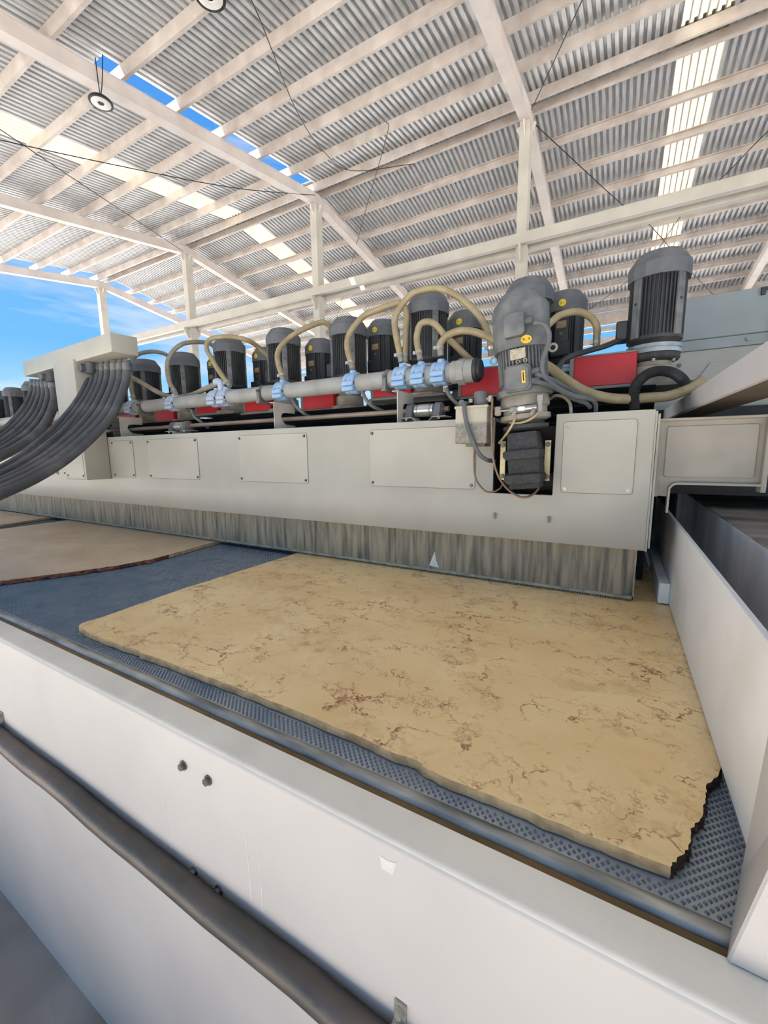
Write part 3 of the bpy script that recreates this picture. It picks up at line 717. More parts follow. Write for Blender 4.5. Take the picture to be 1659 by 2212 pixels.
# ---------------------------------------------------------------- water manifold on brackets
MY, MZ, MR = 1.98, 1.876, .046
mf = thing('water_manifold', 'long grey water pipe with blue hose clamps in front of the motors', 'pipe')
obj('pipe', B().tube([(-9.5, MY, MZ), (-.70, MY, MZ)], MR, 24), 'pipe_grey', mf)
obj('union_nut', B().lathe([(.050, -.735), (.054, -.730), (.054, -.700), (.050, -.695)], (0, MY, MZ), 24, 'x').lathe([(.060, -.700), (.062, -.697), (.062, -.665), (.060, -.662)], (0, MY, MZ), 8, 'x').lathe([(.055, -.662), (.055, -.622)], (0, MY, MZ), 24, 'x'), 'pipe_grey', mf, 25)
obj('end_cap', B().lathe([(.054, -.622), (.056, -.618), (.056, -.604), (.048, -.600), (.048, -.592), (.044, -.588)], (0, MY, MZ), 24, 'x'), 'rubber_black', mf)
def clamp(x, m):
    c = obj('hose_clamp_saddle', B().lathe([(MR + .008, x - .036), (MR + .013, x - .033), (MR + .013, x - .014), (MR + .010, x - .012), (MR + .010, x + .012), (MR + .013, x + .014), (MR + .013, x + .033), (MR + .008, x + .036)], (0, MY, MZ), 24, 'x'), m, mf, 30)
    for s in (-1, 1):
        obj('clamp_lug', B().box(x - .036, x + .036, MY + s * .050 - .016, MY + s * .050 + .016, MZ - .046, MZ - .021), m, c, 0, bevel=.004)
        obj('clamp_lug', B().box(x - .036, x + .036, MY + s * .052 - .016, MY + s * .052 + .016, MZ - .019, MZ + .006), m, c, 0, bevel=.004)
    for dx in (-.017, .017):
        obj('screw', B().tube([(x + dx, MY - .058, MZ + .005), (x + dx, MY - .058, MZ + .016)], .0034, 6), 'bolt_zinc', c)
    obj('port', B().lathe([(.021, MZ + .040), (.019, MZ + .066), (.016, MZ + .070)], (x, MY, 0), 16), m, c)
    return c
clx = [(-1.005, 'clamp_blue'), (-.900, 'clamp_blue'), (-.792, 'clamp_blue'), (-1.315, 'clamp_blue'), (-1.836, 'clamp_blue'), (-2.352, 'clamp_pale'), (-2.448, 'clamp_pale'), (-2.921, 'clamp_pale'), (-3.457, 'clamp_pale'), (-4.0, 'clamp_pale'), (-4.55, 'clamp_pale'), (-5.1, 'clamp_pale'), (-5.65, 'clamp_pale'), (-6.3, 'clamp_pale')]
for x, m in clx: clamp(x, m)
def pipe_strap(x):
    a0, a1 = .02, PI * 1.0
    b = B().lathe([(MR + .006, x - .010), (MR + .006, x + .010)], (0, MY, MZ), 24, 'x').box(x - .010, x + .010, MY - .062, MY - .046, MZ - .064, MZ + .02).box(x - .012, x + .012, MY - .066, MY + .06, MZ - .066, MZ - .054)
    s = obj('pipe_strap', b, 'guard_grey', mf, 30); obj('bolt', B().hexbolt((x, MY - .062, MZ + .008), .007, .008), 'bolt_steel', s)
for x in (-1.085, -1.995, -3.30): pipe_strap(x)
el_ = obj('elbow', B().tube(smooth_path([(-2.400, MY, MZ + .05), (-2.400, MY, MZ + .085), (-2.408, MY, MZ + .105), (-2.430, MY, MZ + .112), (-2.455, MY, MZ + .110)], 5), .024, 14), 'clamp_pale', mf)

def bracket(x, label):
    b = B(); y0, y1 = 1.85, 2.03; z0, z1 = 1.637, 1.797
    pl = [(y0, z0), (y1, z0), (y1, z0 + .030), (1.945, z0 + .034), (1.918, z0 + .052), (1.906, z0 + .078), (1.918, z0 + .098), (1.945, z0 + .104), (y1, z0 + .104), (y1, z1), (y0, z1)]
    b.prism(pl[::-1], 'x', x, x + .0045)
    b.box(x - .028, x + .001, y0, y1, z1 - .0045, z1).box(x - .028, x + .001, y0, y1, z0, z0 + .0045)
    tag(obj('support_bracket', b, 'bracket_paint', None, 0), label, 'bracket', 'pipe support brackets')
bracket(-.972, 'notched grey steel bracket under the pipe, nearest the blue clamps')
bracket(-1.800, 'notched grey steel bracket under the middle of the pipe')
bracket(-3.455, 'notched grey steel bracket beside the cable post')

sh = thing('drive_shaft', 'rusty steel drive shaft running along the top of the beam', 'shaft')
obj('rod', B().tube([(-9.0, 1.945, 1.702), (-.735, 1.945, 1.702)], .0135, 14), 'shaft_rust', sh)
def bearing(x, label):
    t = thing('shaft_bearing', label, 'bearing', (x, 1.93, 1.640), group='shaft bearings')
    prof = [(-.115, 0), (-.055, 0), (-.040, -.0), (-.030, .0), (.03, .0), (.055, .0), (.115, 0)]
    z = [(-.125, .022), (-.055, .022), (-.035, .003), (.035, .003), (.055, .022), (.125, .022)]
    b = B(); pl = z + [(p[0], p[1] + .004) for p in z[::-1]]
    b.prism(pl, 'y', -.045, .045); obj('base_plate', b, 'bracket_paint', t, 0)
    for s in (-1, 1):
        pl = [(s * .001 + q, 0) for q in ()]
        out = [(-.045, .026), (.045, .026), (.045, .036)] + [(.036 * math.cos(a), .060 + .036 * math.sin(a)) for a in [PI * k / 10 for k in range(11)]] + [(-.045, .036)]
        hs = obj('pillow_block', B().prism(out, 'x', s * .075 - .018, s * .075 + .018), 'cover_dark', t, 30, bevel=.004, seg=2)
        for dy in (-.038,):
            obj('bolt', B().hexbolt((s * .088, dy, .0215), .008, .010, 'z', -1), 'bolt_zinc', hs)
        obj('seal', B().lathe([(.020, s * .093 - .004), (.020, s * .093 + .004)], (0, .0, .060), 18, 'x'), 'shaft_rust', hs)
    obj('coupling', B().lathe([(.030, -.050), (.030, -.036), (.027, -.035), (.027, -.033), (.032, -.032), (.032, .032), (.027, .033), (.027, .035), (.030, .036), (.030, .050)], (0, 0, .060), 24, 'x'), 'bright_steel', t)
bearing(-.855, 'pair of grey pillow blocks with bright steel coupling below the blue clamps')
bearing(-2.800, 'pair of dark pillow blocks with pale coupling below the left pipe')
o = obj('motor_bracket', B().prism([(-3.66, 1.640), (-3.50, 1.640), (-3.50, 1.76), (-3.66, 1.76)], 'y', 1.90, 1.99).lathe([(.035, -3.70), (.035, -3.48)], (0, 1.93, 1.705), 16, 'x'), 'rubber_black', None, 25)
tag(o, 'black servo drive at the shaft end beside the cable post', 'motor')

# ---------------------------------------------------------------- hoses and cables (centre lines in metres)
PATH = {
    'h1': [(-1.018,1.980,1.982), (-1.055,1.990,2.138), (-1.046,2.000,2.210), (-0.980,2.020,2.289), (-0.912,2.040,2.310), (-0.844,2.060,2.309), (-0.763,2.080,2.271), (-0.685,2.100,2.204), (-0.630,2.120,2.134), (-0.597,2.140,2.050), (-0.594,2.150,1.996)],
    'h2': [(-1.325,1.980,1.979), (-1.364,2.000,2.085), (-1.356,2.020,2.161), (-1.290,2.050,2.242), (-1.211,2.080,2.275), (-1.125,2.120,2.301), (-1.090,2.140,2.300), (-1.076,2.170,2.258), (-1.095,2.200,2.165), (-1.098,2.200,2.032)],
    'h3': [(-1.839,1.980,1.961), (-1.890,2.000,2.066), (-1.906,2.030,2.140), (-1.865,2.070,2.207), (-1.795,2.120,2.262), (-1.720,2.200,2.314), (-1.691,2.240,2.322), (-1.682,2.280,2.297), (-1.699,2.320,2.239), (-1.702,2.340,2.149)],
    'h4': [(-2.328,1.980,1.965), (-2.428,2.000,2.054), (-2.524,2.020,2.154), (-2.599,2.040,2.245), (-2.596,2.070,2.305), (-2.524,2.100,2.320), (-2.437,2.140,2.317), (-2.374,2.200,2.303), (-2.367,2.300,2.278), (-2.331,2.380,2.210)],
    'h5': [(-2.911,1.980,1.957), (-3.001,2.000,2.051), (-3.033,2.020,2.180), (-2.994,2.050,2.273), (-2.931,2.100,2.330), (-2.950,2.250,2.375), (-3.003,2.400,2.399), (-3.020,2.470,2.364)],
    'h6': [(-3.457,1.980,1.953), (-3.506,2.000,2.061), (-3.535,2.030,2.237), (-3.537,2.100,2.323), (-3.531,2.200,2.364), (-3.598,2.350,2.393), (-3.642,2.470,2.381)],
    'h8': [(-0.910,1.980,1.980), (-0.927,1.990,2.041), (-0.932,2.000,2.088), (-0.919,2.010,2.135), (-0.883,2.020,2.146), (-0.848,2.040,2.131), (-0.810,2.060,2.084), (-0.767,2.100,2.037), (-0.724,2.140,1.988), (-0.686,2.180,1.949)],
    'h9': [(-0.797,1.980,1.989), (-0.798,1.980,2.016), (-0.768,1.985,2.051), (-0.711,1.990,2.068), (-0.647,1.990,2.059), (-0.593,2.000,2.038), (-0.546,2.010,2.011), (-0.485,2.030,1.963)],
    'h10': [(-0.425,2.000,1.936), (-0.340,1.980,1.886), (-0.279,1.970,1.847), (-0.220,1.960,1.795), (-0.138,1.970,1.738), (-0.059,1.980,1.709), (0.017,2.000,1.700), (0.091,2.030,1.703), (0.164,2.060,1.708), (0.239,2.100,1.739), (0.278,2.120,1.769)],
    'h11': [(-0.334,2.150,2.070), (-0.313,2.160,2.091), (-0.283,2.180,2.119), (-0.234,2.220,2.137), (-0.190,2.260,2.137), (-0.149,2.300,2.113), (-0.130,2.320,2.077), (-0.129,2.340,2.036), (-0.129,2.340,2.001)],
    'blackcorr': [(0.044,2.000,1.656), (0.039,2.000,1.738), (0.070,2.020,1.787), (0.112,2.040,1.806), (0.161,2.060,1.800), (0.204,2.100,1.775), (0.236,2.120,1.727)],
    'blackcable': [(-0.018,2.280,2.001), (-0.080,2.220,1.967), (-0.145,2.180,1.946), (-0.214,2.120,1.919), (-0.252,2.100,1.893), (-0.265,2.080,1.845), (-0.265,2.080,1.773)],
    'sag': [(-3.443,1.900,2.156), (-3.414,1.950,2.111), (-3.389,2.020,2.072), (-3.279,2.080,1.997), (-3.157,2.100,1.954), (-2.994,2.100,1.942), (-2.825,2.080,1.948), (-2.621,2.040,1.970), (-2.469,2.000,1.980)],
    'tube1': [(-0.528,1.700,1.514), (-0.532,1.710,1.447), (-0.525,1.720,1.378), (-0.490,1.720,1.333), (-0.457,1.720,1.324), (-0.426,1.735,1.340), (-0.415,1.760,1.372)],
    'tube2': [(-0.447,1.660,1.702), (-0.448,1.660,1.613), (-0.442,1.665,1.485), (-0.421,1.670,1.402), (-0.385,1.680,1.346), (-0.340,1.690,1.315), (-0.306,1.700,1.313), (-0.277,1.730,1.336), (-0.269,1.760,1.366)],
    'cable_box': [(-0.568,1.720,1.694), (-0.560,1.655,1.686), (-0.548,1.640,1.626), (-0.525,1.645,1.551), (-0.496,1.660,1.486), (-0.469,1.690,1.459), (-0.469,1.800,1.452)],
    'cab_a': [(-0.296,1.620,1.950), (-0.264,1.630,1.943), (-0.244,1.640,1.911), (-0.246,1.640,1.872), (-0.260,1.635,1.825), (-0.261,1.640,1.785), (-0.247,1.660,1.754), (-0.208,1.720,1.725), (-0.164,1.780,1.703), (-0.111,1.840,1.693), (-0.094,1.880,1.678), (-0.092,1.900,1.650)],
    'cab_b': [(-0.281,1.630,1.773), (-0.257,1.650,1.765), (-0.223,1.700,1.751), (-0.175,1.800,1.723), (-0.134,1.860,1.705), (-0.103,1.900,1.698)],
    'cab_c': [(-0.280,1.630,1.746), (-0.249,1.660,1.738), (-0.214,1.720,1.724), (-0.166,1.810,1.694), (-0.130,1.870,1.683), (-0.113,1.900,1.666)],
    'air1': [(-0.354,1.660,1.633), (-0.363,1.650,1.600), (-0.385,1.660,1.566), (-0.436,1.740,1.528)],
    'air2': [(-0.268,1.660,1.642), (-0.292,1.650,1.617), (-0.327,1.660,1.604), (-0.369,1.680,1.603), (-0.397,1.720,1.612)],
    'beige_small': [(-0.261,1.850,1.705), (-0.237,1.830,1.714), (-0.205,1.820,1.705), (-0.182,1.810,1.681), (-0.175,1.800,1.653), (-0.174,1.800,1.638)],
    'cable_mid1': [(-0.757,1.950,1.803), (-0.733,1.970,1.755), (-0.695,2.000,1.715), (-0.652,2.050,1.685)],
    'cable_mid2': [(-1.258,1.980,1.831), (-1.235,1.980,1.787), (-1.203,2.000,1.747), (-1.164,2.050,1.723)],
    'cable_mid3': [(-1.772,1.980,1.825), (-1.737,1.980,1.779), (-1.701,2.000,1.739), (-1.689,2.050,1.720)],
    'cable_mid4': [(-2.739,1.980,1.819), (-2.709,1.980,1.767), (-2.663,2.000,1.727), (-2.656,2.050,1.686)],
    'R0': [(-3.528,1.705,2.134), (-3.483,1.653,2.022), (-3.438,1.535,1.857), (-3.364,1.374,1.694), (-3.276,1.232,1.587), (-3.179,1.098,1.500), (-3.081,0.968,1.435), (-3.009,0.823,1.368)],
    'R1': [(-3.465,1.706,2.129), (-3.440,1.664,2.016), (-3.411,1.552,1.849), (-3.359,1.399,1.687), (-3.273,1.247,1.573), (-3.170,1.102,1.483), (-3.067,0.961,1.417), (-2.995,0.817,1.354)],
    'R2': [(-3.397,1.708,2.125), (-3.356,1.656,2.005), (-3.303,1.534,1.833), (-3.231,1.374,1.672), (-3.143,1.215,1.556), (-3.030,1.061,1.466), (-2.915,0.912,1.403), (-2.837,0.772,1.346)],
    'R3': [(-3.341,1.709,2.121), (-3.319,1.666,2.001), (-3.283,1.551,1.826), (-3.232,1.398,1.666), (-3.145,1.231,1.544), (-3.028,1.066,1.452), (-2.907,0.907,1.387), (-2.829,0.768,1.334)],
    'R4': [(-3.269,1.710,2.116), (-3.231,1.657,1.989), (-3.172,1.532,1.809), (-3.101,1.371,1.652), (-3.011,1.198,1.527), (-2.882,1.023,1.436), (-2.749,0.856,1.374), (-2.664,0.722,1.328)],
    'R5': [(-3.173,1.710,2.109), (-3.156,1.667,1.979), (-3.111,1.548,1.795), (-3.061,1.395,1.640), (-2.973,1.208,1.505), (-2.834,1.016,1.413), (-2.689,0.834,1.352), (-2.601,0.702,1.312)],
    'R6': [(-3.099,1.710,2.103), (-3.065,1.657,1.967), (-2.998,1.527,1.778), (-2.929,1.366,1.626), (-2.837,1.172,1.489), (-2.685,0.971,1.399), (-2.524,0.781,1.342), (-2.430,0.654,1.309)],
    'R7': [(-3.020,1.709,2.097), (-3.007,1.666,1.960), (-2.953,1.543,1.767), (-2.905,1.390,1.616), (-2.815,1.184,1.472), (-2.655,0.969,1.381), (-2.483,0.766,1.325), (-2.388,0.641,1.297)],
    'L0': [(-4.517,1.719,2.109), (-4.464,1.678,2.034), (-4.373,1.595,1.923), (-4.318,1.489,1.799), (-4.278,1.376,1.687), (-4.197,1.231,1.590), (-4.064,1.060,1.505)],
    'L1': [(-4.457,1.722,2.103), (-4.421,1.690,2.022), (-4.342,1.608,1.903), (-4.299,1.504,1.779), (-4.255,1.384,1.666), (-4.174,1.240,1.574), (-4.047,1.066,1.490)],
    'L2': [(-4.398,1.725,2.097), (-4.338,1.686,2.005), (-4.228,1.590,1.875), (-4.153,1.475,1.750), (-4.102,1.350,1.642), (-4.017,1.209,1.557), (-3.891,1.035,1.476)],
    'L3': [(-4.336,1.728,2.091), (-4.292,1.698,1.993), (-4.193,1.603,1.854), (-4.131,1.490,1.728), (-4.074,1.358,1.621), (-3.989,1.218,1.540), (-3.870,1.040,1.460)],
    'L4': [(-4.267,1.731,2.084), (-4.199,1.693,1.974), (-4.068,1.584,1.824), (-3.973,1.458,1.698), (-3.907,1.320,1.595), (-3.819,1.183,1.522), (-3.700,1.005,1.445)],
    'L5': [(-4.172,1.735,2.074), (-4.118,1.706,1.954), (-3.993,1.594,1.790), (-3.904,1.468,1.663), (-3.830,1.319,1.563), (-3.741,1.184,1.498), (-3.630,1.002,1.423)],
}
for k, v in PATH.items():          # the cable bundles swing on to the left and climb to the next support
    if k[0] in 'RL' and k[1:].isdigit():
        x, y, z = v[-1]; n = int(k[1:])
        v += [(x - .55, y - .10, z - .10 + .01 * n), (x - 1.3, y - .10, z + .02), (x - 2.2, y - .02, z + .40), (x - 2.7, y + .02, z + .95)]
def hose(key, r, m, label, cat='hose', grp=None, clips=(), name='water_hose', ripple=0.0, sub=8, n=12, sleeve=True):
    pts = smooth_path(PATH[key], sub)
    if sleeve:
        t = thing(name, label, cat, PATH[key][0], group=grp)
        o0 = Vector(PATH[key][0])
        obj('tube', B().tube([p - o0 for p in pts], r, n, ripple=ripple), m, t, 60 if ripple else 40)
        for e in clips:
            i = 0 if e == 0 else len(pts) - 1; j = 3 if e == 0 else len(pts) - 4
            a, c = pts[i] - o0, pts[j] - o0; d = (c - a).normalized()
            cl = obj('hose_clip', B().tube([a + d * .006, a + d * .020], r * 1.10, 14).box((a + d * .013).x - r * 1.75, (a + d * .013).x - r * .9, (a + d * .013).y - .012, (a + d * .013).y + .002, (a + d * .013).z - .008, (a + d * .013).z + .008), 'bright_steel', t)
            obj('hose_tail', B().tube([a - d * .026, a + d * .004], r * .9, 12), 'fitting_grey', t)
        return t
    o = obj(name, B().tube(pts, r, n, ripple=ripple), m, None, 40); return tag(o, label, cat, grp)
G = 'beige water hoses'
hose('h1', .0165, 'hose_beige', 'tall beige hose arching right over the motor from the leftmost of three blue clamps', grp=G, clips=(0, 1), ripple=.02, sub=14)
hose('h2', .0165, 'hose_beige', 'beige hose rising from the single blue clamp in mid pipe', grp=G, clips=(0, 1), ripple=.02, sub=14)
hose('h3', .0165, 'hose_beige', 'beige brown hose arching right from the blue clamp above the middle bracket', grp=G, clips=(0,), ripple=.02, sub=14)
hose('h4', .0165, 'hose_beige', 'beige hose looping over the motor from the paired pale clamps', grp=G, clips=(0,), ripple=.02, sub=14)
hose('h5', .0165, 'hose_grey', 'grey beige hose arched against the sky, second right of the cable post', grp=G, clips=(0,), ripple=.02, sub=14)
hose('h6', .0165, 'hose_grey', 'grey beige hose arched against the sky right beside the cable post head', grp=G, clips=(0,), ripple=.02, sub=14)
hose('h8', .0165, 'hose_beige', 'beige hose bending down right from the middle of three blue clamps', grp=G, clips=(0,), ripple=.02, sub=14)
hose('h9', .0175, 'hose_beige', 'beige hose running right behind the gear motor from the rightmost blue clamp', grp=G, clips=(0,), ripple=.02, sub=14)
hose('h10', .0205, 'hose_beige', 'thick beige ribbed hose sagging right from the gear motor to the white hood', grp=G, ripple=.03, sub=18)
hose('h11', .0165, 'hose_beige', 'beige hose arched between the gear motor and the large right motor', grp=G, clips=(1,), ripple=.02, sub=14)
hose('sag', .019, 'hose_grey', 'thick grey hose sagging behind the pipe beside the cable post', grp=G)
hose('blackcorr', .0195, 'rubber_black', 'black corrugated hose arched under the right motor', name='corrugated_hose', ripple=.07, sub=26)
GC = 'thin machine cables'
hose('blackcable', .0125, 'rubber_black', 'black cable curving down left from the large right motor', 'cable', GC, name='power_cable')
hose('cab_a', .0085, 'cover_dark', 'grey cable looping down the front of the dusty gear motor from its upper box', 'cable', GC, name='power_cable')
hose('cab_b', .0085, 'cover_dark', 'grey cable leaving the upper gland of the gear motor lower box', 'cable', GC, name='power_cable')
hose('cab_c', .0090, 'cover_dark', 'grey cable leaving the lower gland of the gear motor lower box', 'cable', GC, name='power_cable')
hose('cable_box', .0085, 'cover_dark', 'dark grey cable hanging down over the stained oil tank', 'cable', GC, name='power_cable')
hose('tube1', .0038, 'tube_brown', 'brown thin tube hanging from the underside of the stained oil tank', 'tube', 'thin oil and air tubes', name='oil_tube')
hose('tube2', .0044, 'tube_brown', 'long thin tube drooping below the recess from the oil tank elbow', 'tube', 'thin oil and air tubes', name='oil_tube')
hose('air1', .0048, 'tube_clear', 'clear air tube hanging down left from the small cylinder', 'tube', 'thin oil and air tubes', name='air_tube')
hose('air2', .0046, 'tube_clear', 'clear air tube curving under the small cylinder', 'tube', 'thin oil and air tubes', name='air_tube')
hose('beige_small', .0065, 'hose_grey', 'small beige tube entering the beam top right of the gear motor', 'tube', 'thin oil and air tubes', name='air_tube')
for i, lab in enumerate(('beside the oil tank', 'right of the single blue clamp in mid pipe', 'right of the middle bracket', 'right of the left bearing')):
    hose('cable_mid%d' % (i + 1), .010, 'guard_grey', 'grey cable pair dropping behind the pipe ' + lab, 'cable', GC, name='power_cable')

# ---------------------------------------------------------------- cable post with T head and its cables
cp = thing('cable_post', 'white T-shaped cable post with a box head holding hanging cables', 'cable post')
obj('post', B().box(-3.80, -3.487, 1.590, PY - .004, 1.312, 2.19), 'bridge_paint', cp, 30, bevel=.004, seg=2)
ap = obj('access_panel', B().prism(rrect(-3.775, -3.512, 1.33, 1.60, .010), 'y', 1.587, 1.5897), 'bridge_paint', cp, 30)
for x in (-3.76, -3.527):
    for z in (1.345, 1.585): obj('bolt', B().hexbolt((x, 1.587, z), .0056, .006), 'bolt_steel', ap)
hd = obj('head_box', B().box(-.835, .835, 0, .168, -.122, 0), 'bridge_paint', cp, 30, bevel=.004, seg=2, loc=(-3.745, 1.626, 2.300), rot=(0, .0155, -.080))
for x, lab in ((-3.43, 'near'), (-4.05, 'far')):
    obj('cable_elbow', B().tube([(x, 1.60, 2.125), (x, 1.68, 2.125)], .030, 16).tube([(x + .02, 1.66, 2.17), (x + .02, 1.66, 2.09)], .034, 16), 'cable_hose', cp)
rr = {'R0': .016, 'R1': .016, 'R2': .018, 'R3': .018, 'R4': .020, 'R5': .027, 'R6': .024, 'R7': .025, 'L0': .018, 'L1': .018, 'L2': .018, 'L3': .019, 'L4': .021, 'L5': .032}
pos = ['innermost', 'second', 'third', 'fourth', 'fifth', 'sixth', 'seventh', 'outermost']
for i in range(8):
    k = 'R%d' % i
    t = hose(k, rr[k], 'cable_hose', 'dark dusty cable hose in the right bundle of the post, %s from the inside' % pos[i] if 0 < i < 7 else 'dark dusty cable hose, %s of the right bundle on the post' % pos[i], 'cable', 'right cable bundle', name='cable_hose', n=16)
    obj('coupling', B().tube([(0, 0, -.015), (0.0, 0, .035)], rr[k] * 1.22, 16).tube([(0, 0, .03), (0, 0, .055)], rr[k] * .9, 12), 'motor_dusty', t)
for i in range(6):
    k = 'L%d' % i
    t = hose(k, rr[k], 'cable_hose', 'dark cable hose in the left bundle of the post, %s from the sky side' % pos[i] if 0 < i < 5 else ('dark cable hose at the sky side of the left bundle' if i == 0 else 'thickest dark cable hose next to the post in the left bundle'), 'cable', 'left cable bundle', name='cable_hose', n=16)
    obj('coupling', B().tube([(0, 0, -.015), (0.0, 0, .035)], rr[k] * 1.22, 16).tube([(0, 0, .03), (0, 0, .055)], rr[k] * .9, 12), 'motor_dusty', t)

# ---------------------------------------------------------------- traverse gear motor standing in the recess
GX, GY, GZ = -.345, 1.752, 1.72
gm = thing('gear_motor', 'dusty grey gear motor standing in the recess of the bridge beam', 'gear motor', (GX, GY, GZ))
gm.rotation_euler = (0, -.085, 0)          # it leans a little on its torque arm
def gp(name, b, m, smooth=30, **kw): return obj(name, b, m, gm, smooth, loc=(0, 0, -GZ), **kw)
gp('fan_cowl', B().lathe([(.104, 1.882), (.107, 1.888), (.107, 2.040), (.100, 2.056), (.070, 2.096), (.05, 2.102), (.01, 2.103)], n=28), 'motor_dusty', 28)
gp('motor_body', finned(.094, 1.755, 1.895, 40, .012), 'motor_dusty', 25)
gp('mounting_flange', B().lathe([(.080, 1.765), (.088, 1.738), (.104, 1.735), (.107, 1.731), (.107, 1.712), (.104, 1.708)], n=36), 'guard_grey', 30)
for k in range(4):
    a = PI / 4 + k * PI / 2
    gp('foot_web', B().box(.078 * math.cos(a) - .008, .078 * math.cos(a) + .008, .078 * math.sin(a) - .008, .078 * math.sin(a) + .008, 1.735, 1.775), 'cover_dark', 0)
gp('torque_ring', B().lathe([(.090, 1.708), (.094, 1.690), (.094, 1.668), (.084, 1.662), (.084, 1.640), (.096, 1.636), (.096, 1.618), (.08, 1.612)], n=32), 'housing_beige', 30)
gp('lower_bell', B().lathe([(.074, 1.612), (.070, 1.600), (.088, 1.596), (.088, 1.582), (.06, 1.575)], n=28), 'gear_dark', 30)
gb = gp('gearbox', B().prism([(-.062, 1.345), (.056, 1.345), (.058, 1.40), (.058, 1.50), (.052, 1.568), (-.058, 1.568), (-.062, 1.50)], 'y', -.080, .06), 'cast_black', 30, bevel=.006, seg=2)
for z0, z1, w in ((1.462, 1.499, .070), (1.366, 1.405, .070)):
    obj('gearbox_rib', B().prism([(-w + .010, z0), (w - .014, z0), (w - .004, z0 + .012), (w - .004, z1 - .006), (w - .012, z1), (-w + .006, z1), (-w - .002, z1 - .006), (-w - .002, z0 + .012)], 'y', -.110, .02), 'cast_black', gb, 30, bevel=.003)
ub = gp('brake_box', B().prism([(-.037, 1.914), (.026, 1.914), (.037, 1.926), (.037, 1.997), (-.037, 1.997)], 'y', -.134, -.092), 'motor_dusty', 30, bevel=.004, seg=2)
obj('gland', B().tube([(.034, -.112, 1.962), (.064, -.112, 1.962)], .014, 8), 'motor_dusty', ub)
lb = gp('terminal_box', B().prism([(-.040, 1.716), (.040, 1.716), (.050, 1.728), (.050, 1.800), (.036, 1.814), (-.036, 1.814), (-.046, 1.802), (-.046, 1.724)], 'y', -.122, -.080), 'motor_dusty', 30, bevel=.004, seg=2)
obj('lid', B().prism([(-.030, 1.722), (.030, 1.722), (.044, 1.736), (.044, 1.794), (.030, 1.808), (-.030, 1.808), (-.041, 1.796), (-.041, 1.734)], 'y', -.129, -.122), 'motor_dusty', lb, 30, bevel=.002)
wl_ = obj('warning_label', B().box(.018, .031, -.1298, -.1290, 1.742, 1.787), 'sticker_amber', lb, 0)
obj('print', B().box(.0225, .0265, -.1303, -.1298, 1.750, 1.780), 'ink_dark', wl_, 0)
for z in (1.782, 1.748): obj('gland', B().tube([(.048, -.102, z), (.078, -.102, z)], .0125, 8), 'motor_dusty', lb)
gp('nameplate', B().box(-.026, .030, -.0985, -.095, 1.838, 1.876), 'nameplate_steel', 0)
for x in (.002, .028): gp('lifting_hole', B().torus((x, -.098, 1.829), .006, .0022, 'y', 12, 6), 'bolt_zinc')
for sx, z in ((-1, 1.872), (1, 1.876)): gp('eye_bolt', B().torus((sx * .114, 0, z), .0135, .0045, 'y', 18, 8), 'fitting_grey')
st = obj('sticker', B().lathe([(.0195, 0), (.0195, .0008)], n=24), 'sticker_amber', gm, 30, loc=(.036, -.1020, 1.902 - GZ), rot=(PI / 2, 0, math.atan2(.036, .101)))
st.scale = (1.0, .78, 1.0)
text('lettering', 'K 3', .019, 'ink_dark', st, (0, 0, .0012), (0, 0, 0))
for x in (-.432, -.252):
    sb = obj('side_bar', B().box(x - .0115, x + .0115, 1.792, 1.802, 1.372, 1.536), 'brass_bar', br, 0, bevel=.001)
    for z in (1.520, 1.388): obj('bolt', B().hexbolt((x, 1.792, z), .008, .010), 'bolt_steel', sb)
    obj('standoff', B().box(x - .008, x + .008, 1.802, 1.932, 1.40, 1.51), 'gear_dark', sb, 0)
ac = thing('air_cylinder', 'small silver air cylinder below the gear motor flange', 'cylinder', (-.365, 1.752, 0))
obj('barrel', B().tube([(.004, -.098, 1.6515), (.088, -.098, 1.656)], .0125, 16), 'bright_steel', ac)
obj('front_head', B().tube([(-.010, -.098, 1.651), (.006, -.098, 1.6515)], .0138, 16), 'fitting_grey', ac)
obj('piston_rod', B().tube([(-.048, -.098, 1.649), (-.010, -.098, 1.651)], .0035, 10), 'bright_steel', ac)
obj('clevis', B().tube([(.098, -.098, 1.640), (.098, -.098, 1.680)], .010, 14).box(.088, .108, -.106, -.086, 1.678, 1.700), 'fitting_grey', ac, 30)
obj('rod_yoke', B().box(-.070, -.046, -.103, -.085, 1.632, 1.668), 'housing_beige', ac, 0, bevel=.004)
obj('label', B().box(.022, .046, -.1112, -.1104, 1.646, 1.661), 'label_white', ac, 0)
for x in (.012, .078): obj('fitting', B().tube(smooth_path([(x, -.108, 1.648), (x - .002, -.114, 1.640), (x - .008, -.114, 1.630)], 4), .0075, 10), 'fitting_grey', ac)

